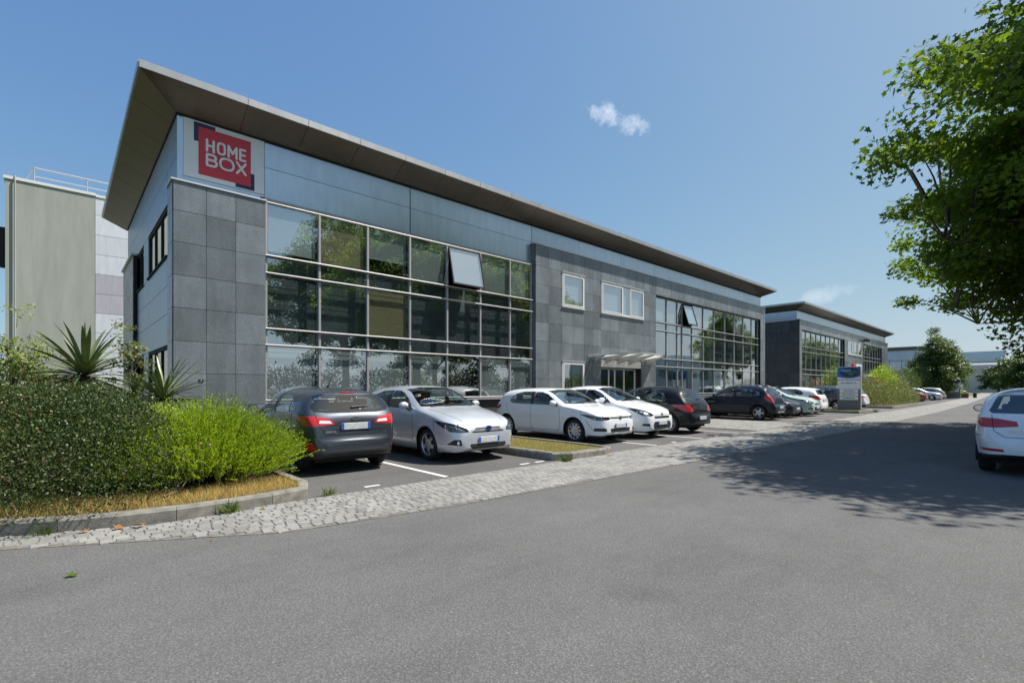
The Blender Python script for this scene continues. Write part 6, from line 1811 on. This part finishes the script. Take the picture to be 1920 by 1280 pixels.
# the big clipped shrubs beyond the sign, and what grows further on
R_ = [('border_shrub', (46.2, 9.4, .1), (2.6, 1.9, 1.25), 'leaf_sage', 'nearest broad olive green shrub beyond the direction sign'), ('border_shrub', (50.2, 9.0, .1), (2.4, 1.7, 1.15), 'leaf_sage', 'second broad olive green shrub beyond the direction sign'), ('border_shrub', (54.6, 9.0, .1), (2.3, 1.5, 1.0), 'leaf_sage', 'third broad olive shrub beyond the direction sign, next to parked cars'),
      ('border_shrub', (47.5, 11.6, .1), (2.2, 1.0, 1.7), 'leaf_mid', 'taller green shrub behind the olive shrubs'), ('border_shrub', (52.5, 11.4, .1), (2.6, 1.1, 1.75), 'leaf_silver', 'grey loose shrub behind the olive shrubs'), ('border_shrub', (57.3, 11.3, .1), (1.6, 1.0, 1.45), 'leaf_orange', 'orange-red shrub behind the olive shrubs'),
      ('border_shrub', (63.0, 11.6, .1), (3.4, 1.4, 2.3), 'leaf_lime', 'rounded light green shrub behind the orange one'), ('border_shrub', (70.0, 11.8, .1), (3.0, 1.2, 2.0), 'leaf_silver', 'grey-green shrub behind the distant silver cars'), ('border_shrub', (78.0, 12.0, .1), (4.0, 1.4, 2.4), 'leaf_mid', 'bright hedge in front of the third building'), ('border_shrub', (86.0, 11.6, .1), (3.2, 1.4, 2.4), 'leaf_mid', 'green hedge left of the second direction sign'),
      ('border_shrub', (97.0, 11.0, .1), (3.4, 1.5, 1.9), 'leaf_silver', 'silvery shrub right of the second direction sign'), ('border_shrub', (92.5, 9.6, .1), (2.3, 1.2, 1.15), 'leaf_lime', 'low lime green mound right of the second direction sign'), ('border_shrub', (103.5, 10.4, .1), (3.0, 1.4, 1.6), 'leaf_lime', 'lime shrub behind the brick planters')]
for i, (nm, l, r3, m_, lab) in enumerate(R_):
    bush(nm, l, r3, 6500 if i < 6 else 4500, .075 if i < 6 else .12, m_, lab, seed=60 + i, stems=14)
tree('cypress_tree', (88.0, 10.2, 0), 8.5, 2.9, 4.0, .5, .14, 'leaf_cedar', 150, 16000, .26, .75, 'tall feathery dark evergreen in front of the third building', seed=41, tpl=LEAF_OVAL, droop=.5, shape=2.6)
tree('cypress_tree', (94.0, 10.6, 0), 9.0, 3.2, 4.3, .4, .15, 'leaf_cedar', 160, 16000, .28, .8, 'tallest feathery evergreen, right of its twin', seed=42, tpl=LEAF_OVAL, droop=.5, shape=2.6)
tree('round_tree', (176, 19, 0), 9, 4.6, 3.6, 1.2, .2, 'leaf_mid', 90, 7000, .5, 1.2, 'round clipped tree before the distant grey warehouse', seed=43, tpl=LEAF_OVAL)
tree('round_tree', (186, 4.6, 0), 11, 6.0, 4.8, .8, .25, 'leaf_mid', 130, 12000, .5, 1.3, 'dense dark tree at the far right end of the road', seed=44, tpl=LEAF_OVAL)

RT = bpy.data.objects['round_tree.001']
for i, (x, y, s) in enumerate(((215, 10.5, .8), (240, 4.5, .9), (262, -4, 1.0), (225, -8, 1.0))):
    tree_copy(RT, (x, y, 0), i * 1.7, (s, s, s), ('first', 'second', 'third', 'fourth')[i] + ' of the hazy trees closing the view down the road', 'trees at the end of the road')

# ------------------------------------------------------------------ grass and litter
def blades(name, pts, h, w, m_, seed, spread=.5, tone=None):
    g = np.random.default_rng(seed); n = len(pts)
    d = unit(np.stack([g.normal(0, spread, n), g.normal(0, spread, n), np.ones(n)], 1))
    U = unit(np.cross(d, g.normal(size=(n, 3))))
    tpl = ([(-w, 0, 0), (w, 0, 0), (w * .6, .55, .08), (0, 1, .22), (-w * .6, .55, .08)], [(0, 1, 2, 4), (4, 2, 3)])
    me = scatter(name, pts, U, d, h * g.uniform(.45, 1.3, n), *tpl, m_)
    return bpy.data.objects.new(name, me)
def area_points(n, poly, z, seed, dens=None):
    g = np.random.default_rng(seed); xs = [p[0] for p in poly]; ys = [p[1] for p in poly]
    out = []
    P = np.stack([g.uniform(min(xs), max(xs), n * 3), g.uniform(min(ys), max(ys), n * 3)], 1)
    inside = np.zeros(len(P), bool); j = len(poly) - 1
    for i in range(len(poly)):
        c = ((poly[i][1] > P[:, 1]) != (poly[j][1] > P[:, 1])) & (P[:, 0] < (poly[j][0] - poly[i][0]) * (P[:, 1] - poly[i][1]) / (poly[j][1] - poly[i][1] + 1e-12) + poly[i][0])
        inside ^= c; j = i
    P = P[inside][:n]
    return np.concatenate([P, np.full((len(P), 1), z)], 1)
front = [(-1.9, 8.45), (-.35, 7.02), (.77, 6.57), (2.2, 6.66), (2.4, 6.85), (2.4, 7.6), (1.2, 7.35), (.3, 7.5), (-1.0, 8.6)]
o = blades('dry_grass', area_points(12000, front, .115, 5), .105, .022, 'grass_straw', 6); tag(link(o), 'straw coloured dry grass along the kerb under the shrubs', 'grass', kind='stuff')
o = blades('green_tufts', area_points(900, front, .115, 7), .13, .020, 'grass_green', 8); tag(link(o), 'sparse green grass blades among the dry grass', 'grass', kind='stuff')
lawn = [(7.38, 6.7), (8.9, 6.7), (8.95, 12.2), (7.38, 12.2)]
o = blades('lawn_grass', area_points(22000, lawn, .115, 9), .045, .04, 'grass_straw', 10, .7); tag(link(o), 'short parched grass on the kerbed island between the parked cars', 'grass', kind='stuff')
o = blades('lawn_green', area_points(14000, lawn, .115, 11), .042, .04, 'grass_green', 12, .7); tag(link(o), 'green blades in the parched island lawn', 'grass', kind='stuff')
lawn3 = [(33.4, 7.4), (36, 7.4), (36, 12.2), (33.4, 12.2)]
o = blades('far_grass', area_points(9000, lawn3, .115, 13), .06, .06, 'grass_green', 14, .7); tag(link(o), 'grass on the island around the direction sign', 'grass', kind='stuff')
# moss and dead grass in the joints along kerb and road edge
jp = []
for x in np.linspace(-.3, 40, 1500):
    for f_ in (road_n, strip_top):
        if random.random() < .45 * (.4 + .6 * (math.sin(x * 2.1) > 0)): jp.append((x + random.uniform(-.02, .02), f_(x) + random.uniform(-.03, .03), .01))
o = blades('joint_weeds', np.array(jp), .035, .05, 'grass_straw', 15, .9); tag(link(o), 'dry moss and weeds in the joints along the sett strip', 'weeds', kind='stuff')
def weed(x, y, z, n, h, label, seed, m_='grass_green'):
    g = np.random.default_rng(seed)
    root = empty('weed', (x, y, z), label=label, cat='weed', group='weeds in the joints')
    P = np.concatenate([g.normal(0, .035, (n, 2)), np.zeros((n, 1))], 1)
    link(blades('leaves', P, h, .045, m_, seed, .75), root)
weed(7.29, 6.38, .005, 90, .16, 'green weed growing at the corner of the grass island kerb', 51)
weed(1.42, 6.38, .005, 70, .17, 'tall green weed against the left kerb', 52)
weed(-.12, 6.68, .005, 60, .12, 'flat weed at the foot of the left kerb near the edge of the picture', 53)
weed(2.66, 6.58, .005, 60, .13, 'weed at the rounded end of the left kerb', 54)
weed(35.9, 7.0, .005, 60, .25, 'weed beside the kerb under the direction sign', 55)
# dead flower stalks in front of the lime shrub
for i, (x, y, h) in enumerate(((1.05, 7.35, .55), (1.28, 7.28, .62), (1.5, 7.25, .60), (.8, 7.5, .40))):
    g = np.random.default_rng(90 + i)
    r_ = empty('dead_stalk', (x, y, .12), label=('second dead stalk from the left before the lime shrub', 'tallest dead stalk with pale seed head before the lime shrub', 'rightmost dead stalk before the lime shrub', 'short leftmost dead stalk before the lime shrub')[i], cat='plant', group='dead stalks')
    q = [(0, 0, 0), (.03, .01, h * .5), (.02 + .05 * g.normal(), 0, h)]
    part('stalk', *merge(tube_vf(q, .004, 5), tube_vf([q[1], (.12, -.05, h * .8)], .003, 5)), 'twig_pale', r_)
    sh = moved(lathe_vf([(-.02, .002), (-.012, .016), (0, .021), (.012, .016), (.02, .002)], 8, 'z'), q[2]); part('seed_head', *sh, 'twig_pale', r_, smooth=True)
br_ = empty('fallen_branch', (.95, 7.1, .13), label='bare curved dead twig lying in the dry grass', cat='twig')
part('twig', *merge(tube_vf([(-.25, 0, .0), (.1, .05, .06), (.22, .08, .22), (.30, .1, .42)], [.010, .009, .007, .004], 6), tube_vf([(.1, .05, .06), (-.1, .2, .03)], [.007, .003], 5)), 'twig_pale', br_)
# fallen leaves
FL = mesh('fallen_leaf', [(p[0], p[1] - .5, p[2] * 1.5) for p in LEAF_LOBED[0]], LEAF_LOBED[1], 'leaf_fallen')
FG = mesh('fallen_leaf', [(p[0], p[1] - .5, p[2] * 1.2) for p in LEAF_LOBED[0]], LEAF_LOBED[1], 'leaf_birch')
for i, (x, y, s, g_, lab) in enumerate(((.42, 6.38, .11, 0, 'curled brown leaf at the foot of the left kerb'), (.58, 6.34, .12, 0, 'largest brown leaf at the foot of the left kerb'), (.16, 6.47, .09, 0, 'small brown leaf left of the two curled ones'), (1.75, 6.30, .05, 0, 'small rusty leaf on the setts by the kerb'), (.05, 5.08, .085, 1, 'yellow-green leaf lying on the asphalt at lower left'), (1.05, 5.35, .035, 0, 'tiny yellow leaf on the asphalt by the setts'), (.75, 4.5, .022, 0, 'tiny brown leaf on the open asphalt'), (3.0, 3.2, .022, 0, 'tiny pale leaf on the asphalt in the middle foreground'), (8.55, 6.30, .10, 0, 'brown leaf by the kerb of the grass island'), (8.75, 6.33, .08, 0, 'second brown leaf by the kerb of the grass island'))):
    o = bpy.data.objects.new('fallen_leaf', FG if g_ else FL); o.location = (x, y, .035 if not g_ and y > 6 else .018); o.scale = (s, s, s); o.rotation_euler = (random.uniform(-.4, .4), random.uniform(-.4, .4), random.random() * 6)
    tag(link(o), lab, 'leaf', 'fallen leaves')
# ------------------------------------------------------------------ parked cars
paint('paint_graphite', (.045, .053, .068), .65)
paint('paint_silver', (.66, .69, .73), .62, rough=.38)
paint('paint_white', (.84, .85, .86))
paint('paint_white_b', (.80, .82, .82))
paint('paint_black', (.003, .0036, .006), coat=.45, spec=.2)
paint('paint_navy', (.004, .008, .024), coat=.5, spec=.2)
paint('paint_ink', (.006, .009, .022), coat=.6, spec=.3)
paint('paint_mint', (.44, .56, .50))
paint('paint_slate', (.060, .068, .085), .5)
paint('paint_red', (.30, .02, .02), .3)
paint('paint_beige', (.42, .41, .38), .6)
def put(root, x, y, heading, label, cat='car', group='cars parked along the bays'):
    root.location = (x, y, 0.0); root.rotation_euler = (0, 0, R(heading)); tag(root, label, cat, group)
    return root
PROTO = {}
def recolour(root, old, new):
    def walk(o):
        if o.type == 'MESH' and o.data.materials and o.data.materials[0] and o.data.materials[0].name == old:
            o.material_slots[0].link = 'OBJECT'; o.material_slots[0].material = MATS[new]
        for c in o.children: walk(c)
    walk(root)
def car(kind, paint_, x, y, heading, label):
    fn = {'golf': spec_golf, 'fiesta': spec_fiesta, 'auris': spec_auris, 'city': spec_citrus, 'lion': spec_lion, 'cross': spec_crossover}[kind]
    if kind not in PROTO:
        r = make_car(fn(), paint_); PROTO[kind] = (r, paint_)
    else:
        src, old = PROTO[kind]; r = copy_tree(src)
        if old != paint_: recolour(r, old, paint_)
    return put(r, x, y, heading, label)
N, S_ = 90, -90   # heading towards the building / towards the road
car('fiesta', 'paint_graphite', 3.74, 8.0 + 2.02, N, 'dark grey hatchback parked nose-in beside the lime shrub, tail lights towards the road')
car('auris', 'paint_silver', 6.25, 7.5 + 2.12, S_, 'silver hatchback parked nose-out between the dark grey car and the grass island')
car('golf', 'paint_white', 10.85, 7.6 + 2.13, S_, 'white hatchback with bright alloy wheels parked nose-out beside the grass island')
car('city', 'paint_white_b', 12.85, 7.55 + 1.97, S_, 'small white car with chevron badge right behind the first white hatchback')
car('lion', 'paint_black', 15.1, 7.45 + 2.1, N, 'black hatchback parked nose-in with its red tail light towards the road')
car('cross', 'paint_navy', 24.0, 8.15 + 2.04, N, 'dark blue crossover with roof rails standing beyond the paved path')
car('fiesta', 'paint_ink', 26.35, 8.2 + 2.02, S_, 'small dark blue car nose-out next to the crossover')
car('city', 'paint_mint', 28.65, 8.0 + 1.97, S_, 'pale mint green small car parked nose-out')
car('auris', 'paint_white', 31.1, 8.3 + 2.12, N, 'white hatchback parked nose-in beyond the mint green car')
car('cross', 'paint_slate', 37.6, 8.5 + 2.04, N, 'slate grey hatchback just beyond the direction sign')
car('golf', 'paint_white_b', 40.1, 8.2 + 2.13, N, 'white car parked nose-in between the direction sign and the olive shrubs')
car('city', 'paint_red', 67.4, 8.6 + 1.97, S_, 'dark red car half hidden behind the olive shrubs')
car('fiesta', 'paint_black', 69.9, 8.6 + 2.02, S_, 'black car next to the distant silver hatchback')
car('golf', 'paint_silver', 74.8, 8.2 + 2.13, S_, 'distant silver hatchback parked nose-out by the second building')
car('lion', 'paint_beige', 79.3, 8.4 + 2.1, N, 'beige silver car parked nose-in before the second direction sign')
car('cross', 'paint_slate', 86.2, 9.4 + 2.04, N, 'grey car half hidden by the second direction sign')
car('golf', 'paint_white', 118, 12.5, -75, 'distant white car at the far end of the road')
car('lion', 'paint_ink', 124, 12.2, -75, 'distant dark saloon at the far end of the road')
car('auris', 'paint_white', 133, 13.0, -75, 'farthest white car before the truck')
car('golf', 'paint_white', 11.35 + 2.13, -.02, 0, 'white hatchback parked in the tree shade at the right edge, seen from behind')
# ------------------------------------------------------------------ far vehicles
def far_truck():
    r = empty('delivery_van', (138, 15.5, 0), R(-12), 'white box van among the distant parked cars', 'van')
    part('box_body', *moved(box_vf(4.2, 2.1, 2.1, .06), (-.6, 0, 1.65)), 'paint_white', r)
    cab = [(0, .5), (1.5, .5), (1.5, 1.1), (1.15, 1.25), (.7, 2.0), (0, 2.05)]
    v = [(1.5 + x, s, z) for s in (-.98, .98) for x, z in cab]
    part('cab', v, [tuple(range(6)), tuple(reversed(range(6, 12)))] + [(i, i + 6, (i + 1) % 6 + 6, (i + 1) % 6) for i in range(6)], 'paint_white', r); fix_normals(r.children[-1].data)
    part('windscreen', [(2.68, -.85, 1.3), (2.68, .85, 1.3), (2.24, .8, 1.96), (2.24, -.8, 1.96)], [(0, 1, 2, 3)], 'gap_black', r)
    for x in (-1.7, 2.1):
        for s in (1, -1): part('wheel', *moved(lathe_vf([(-.1, .05), (-.1, .34), (.1, .34), (.1, .05)], 16), (x, s * .9, .34)), 'tyre_rubber', r)
    r2 = empty('flatbed_truck', (168, 17.5, 0), R(170), 'grey flatbed truck with a loaded bed at the far end of the road', 'truck')
    part('cab', *moved(box_vf(1.8, 2.3, 2.2, .15), (2.6, 0, 1.7)), 'paint_silver', r2)
    part('bed', *moved(box_vf(5.0, 2.4, .9, .05), (-1.0, 0, 1.35)), 'paint_silver', r2)
    part('load', *merge(*[moved(box_vf(random.uniform(.5, 1.1), random.uniform(.5, 1.2), random.uniform(.3, .9)), (random.uniform(-3, 1), random.uniform(-.6, .6), 2.0)) for _ in range(8)]), 'core_dark', r2)
    part('windscreen', *moved(box_vf(.04, 2.0, .8), (3.52, 0, 2.2)), 'gap_black', r2)
    for x in (-2.4, 2.4):
        for s in (1, -1): part('wheel', *moved(lathe_vf([(-.14, .05), (-.14, .48), (.14, .48), (.14, .05)], 16), (x, s * 1.0, .48)), 'tyre_rubber', r2)
far_truck()

# ------------------------------------------------------------------ direction signs
plain('totem_grey', (.17, .185, .195), .5, .2, var=.06)
plain('totem_edge', (.55, .56, .57), .4, .4)
plain('totem_white', (.86, .88, .90), .45, var=.03)
plain('totem_blue', (.02, .15, .48), .35)
plain('globe_dark', (.006, .02, .075), .3); plain('globe_light', (.10, .30, .62), .3); plain('globe_green', (.04, .16, .05), .4)
plain('text_blue', (.05, .12, .26), .5); plain('text_dark', (.07, .075, .085), .5)
def totem(loc, w, h, lines, panels, label, rz=0.0):
    """upright sign, its face towards -x"""
    r = empty('direction_sign', loc, rz, label, 'sign', 'direction signs of the business park')
    part('body', *moved(box_vf(.16, w, h, .008), (0, 0, h / 2)), 'totem_grey', r)
    part('edge_strip', *moved(box_vf(.175, .03, h + .01), (0, -w / 2 - .012, h / 2)), 'totem_edge', r)
    hu = h * .515
    hp = part('header_panel', *moved(box_vf(.02, w - .01, hu, .003), (-.092, 0, h - hu / 2)), 'totem_white', r)
    ph = hu * .46
    def flat(pts, x, m_, name, par=r):
        v = [(x, -p[0], p[1]) for p in pts]; return part(name, v, [tuple(range(len(v)))], m_, par)
    z0 = h - ph - .01
    arc = [(-w / 2 + .01, h - .01), (w / 2 - .01, h - .01)] + [(w / 2 - .01 - (w - .02) * t, z0 + .02 - .10 * math.sin(math.pi * t)) for t in np.linspace(0, 1, 12)]
    pic = flat(arc, -.1035, 'totem_blue', 'picture_panel')
    flat([(.06 + .44 * w * math.cos(a), h - ph * .55 + ph * .46 * math.sin(a)) for a in np.linspace(0, 2 * math.pi, 26)[:-1]], -.105, 'globe_dark', 'globe', pic)
    flat([(-.12 * w + .24 * w * math.cos(a), h - ph * .38 + ph * .13 * math.sin(a)) for a in np.linspace(0, 2 * math.pi, 18)[:-1]], -.1065, 'globe_light', 'glow', pic)
    g = np.random.default_rng(3)
    for k in range(9):
        cx, cz, rr = g.uniform(-.12, .40) * w, h - ph * g.uniform(.45, .88), g.uniform(.03, .085) * w
        flat([(cx + rr * 1.5 * math.cos(a) * g.uniform(.7, 1.1), cz + rr * .7 * math.sin(a)) for a in np.linspace(0, 2 * math.pi, 9)[:-1]], -.108 - .0006 * k, 'globe_green', 'land', pic)
    rot = Matrix(((0, 0, -1), (-1, 0, 0), (0, 1, 0))).to_4x4()
    for k, (tx, sz, m_) in enumerate(lines):
        part('lettering', *moved(text_vf(tx, sz, .001, .002, 1.05), (-.104, 0, h - ph - .18 - .20 * k * h / 2.64), rot), m_, hp)
    for k, tx in enumerate(panels):
        z = h - hu - .115 - .225 * k
        p_ = part('name_panel', *moved(box_vf(.02, w * .80, .195, .003), (-.092, 0, z)), 'totem_white', r)
        part('lettering', *moved(text_vf(tx, .115, .001, .0015, 1.1), (-.1035, 0, z), rot), 'text_dark', p_)
    return r
totem((35.4, 8.2, .12), 1.18, 2.62, [('ALLEE DES NATIONS', .118, 'text_dark'), ('BATIMENT D', .125, 'text_blue')], ['VELOSUD', 'SKYCARGO', 'HOMEBOX'], 'grey and white direction sign with a blue globe picture on the near grass island', R(4))
totem((88.6, 8.6, .05), 1.35, 2.75, [('ALLEE DES NATIONS', .118, 'text_dark'), ('BATIMENT C', .125, 'text_blue')], ['', ''], 'second direction sign with blue globe beside the distant parked cars', R(4))
totem((150, 14.0, .05), 2.0, 3.0, [], [], 'farthest blue direction sign before the white van', R(10))

# ------------------------------------------------------------------ planters, bollards, lamp posts and far warehouse
plain('brick_red', (.20, .085, .055), .85, var=.25, scale=8, bump=.4, bscale=30)
for i, (x, y, l) in enumerate(((96.5, 8.25, 3.2), (106, 9.2, 2.8))):
    r = empty('brick_planter', (x, y, 0), R(5), ('near' if i == 0 else 'far') + ' low brick planter at the kerb beyond the second direction sign', 'planter', 'brick planters')
    part('wall', *moved(box_vf(l, 1.0, .62, .03), (0, 0, .31)), 'brick_red', r); part('coping', *moved(box_vf(l + .1, 1.1, .06, .01), (0, 0, .652)), 'kerb_stone', r); part('earth', *moved(box_vf(l - .3, .7, .03), (0, 0, .70)), 'soil', r)
for i, (x, y) in enumerate(((99.5, 7.3), (110.5, 8.1))):
    r = empty('bollard', (x, y, 0), 0, ('nearer' if i == 0 else 'farther') + ' short black bollard at the edge of the distant road', 'bollard', 'bollards')
    part('post', *lathe_vf([(0, .22), (.5, .2), (.56, .24), (.66, .22), (.72, .1), (.73, 0)], 12, 'z'), 'gap_black', r)
for i, (x, y, h) in enumerate(((158, 16.5, 9.5), (128, 14.5, 7.5))):
    r = empty('lamp_post', (x, y, 0), 0, ('tall slim grey lamp post by the far warehouse' if i == 0 else 'thin lamp post near the second direction sign'), 'lamp post', 'lamp posts')
    part('pole', *tube_vf([(0, 0, 0), (0, 0, h)], [.13, .08], 8), 'frame_alu', r); part('arm', *tube_vf([(0, 0, h - .05), (0, -.8, h + .1)], .05, 6), 'frame_alu', r); part('lamp_head', *moved(box_vf(.3, .8, .14, .03), (0, -1.1, h + .1)), 'frame_alu', r)
cladding('cladding_far', (.50, .55, .57), .6, .1)
FW = empty('far_warehouse', (230, 24, 0), R(0), 'distant pale grey warehouse at the end of the road', 'building')
part('wall', *moved(box_vf(60, 26, 15.0), (30, 11, 7.5)), 'cladding_far', FW)
part('dark_base', *moved(box_vf(.3, 9, 5), (-.2, 19, 2.5)), 'core_dark', FW)
for k, y in enumerate((-1.5, 4.5, 10.5, 16.5)): part('wall_panel', *moved(box_vf(.2, 5.9, 10.0), (-.12, y + 1.5, 9.5)), 'cladding_pale', FW)
part('rear_wall', *moved(box_vf(30, 26, 9.5), (22, -15, 4.75)), 'cladding_pale', FW)
part('loading_canopy', *moved(box_vf(14, 14, 3.2), (-6, -8, 11.5)), 'cladding_grey', FW)
for y in (-13.5, -3): part('canopy_post', *moved(box_vf(.6, .6, 10), (-12, y, 5)), 'core_dark', FW)
# warehouse across the road, met only as a reflection in the right glazing
RW = empty('warehouse', (112, -34, 0), 0, 'grey blue warehouse across the road, mirrored in the right-hand glazing', 'building')
part('wall', *moved(box_vf(46, 16, 8.6), (0, -8, 4.3)), 'cladding_far', RW)
for i in range(8): part('window', *moved(box_vf(3.6, .1, 2.2), (-19.5 + i * 5.5, .06, 4.6)), 'facade_glass', RW)
part('roof_unit', *moved(box_vf(6, 5, 2.2), (-12, -5, 9.7)), 'core_dark', RW); part('roof_unit', *moved(box_vf(9, 5, 1.4), (8, -5, 9.3)), 'cladding_grey', RW)
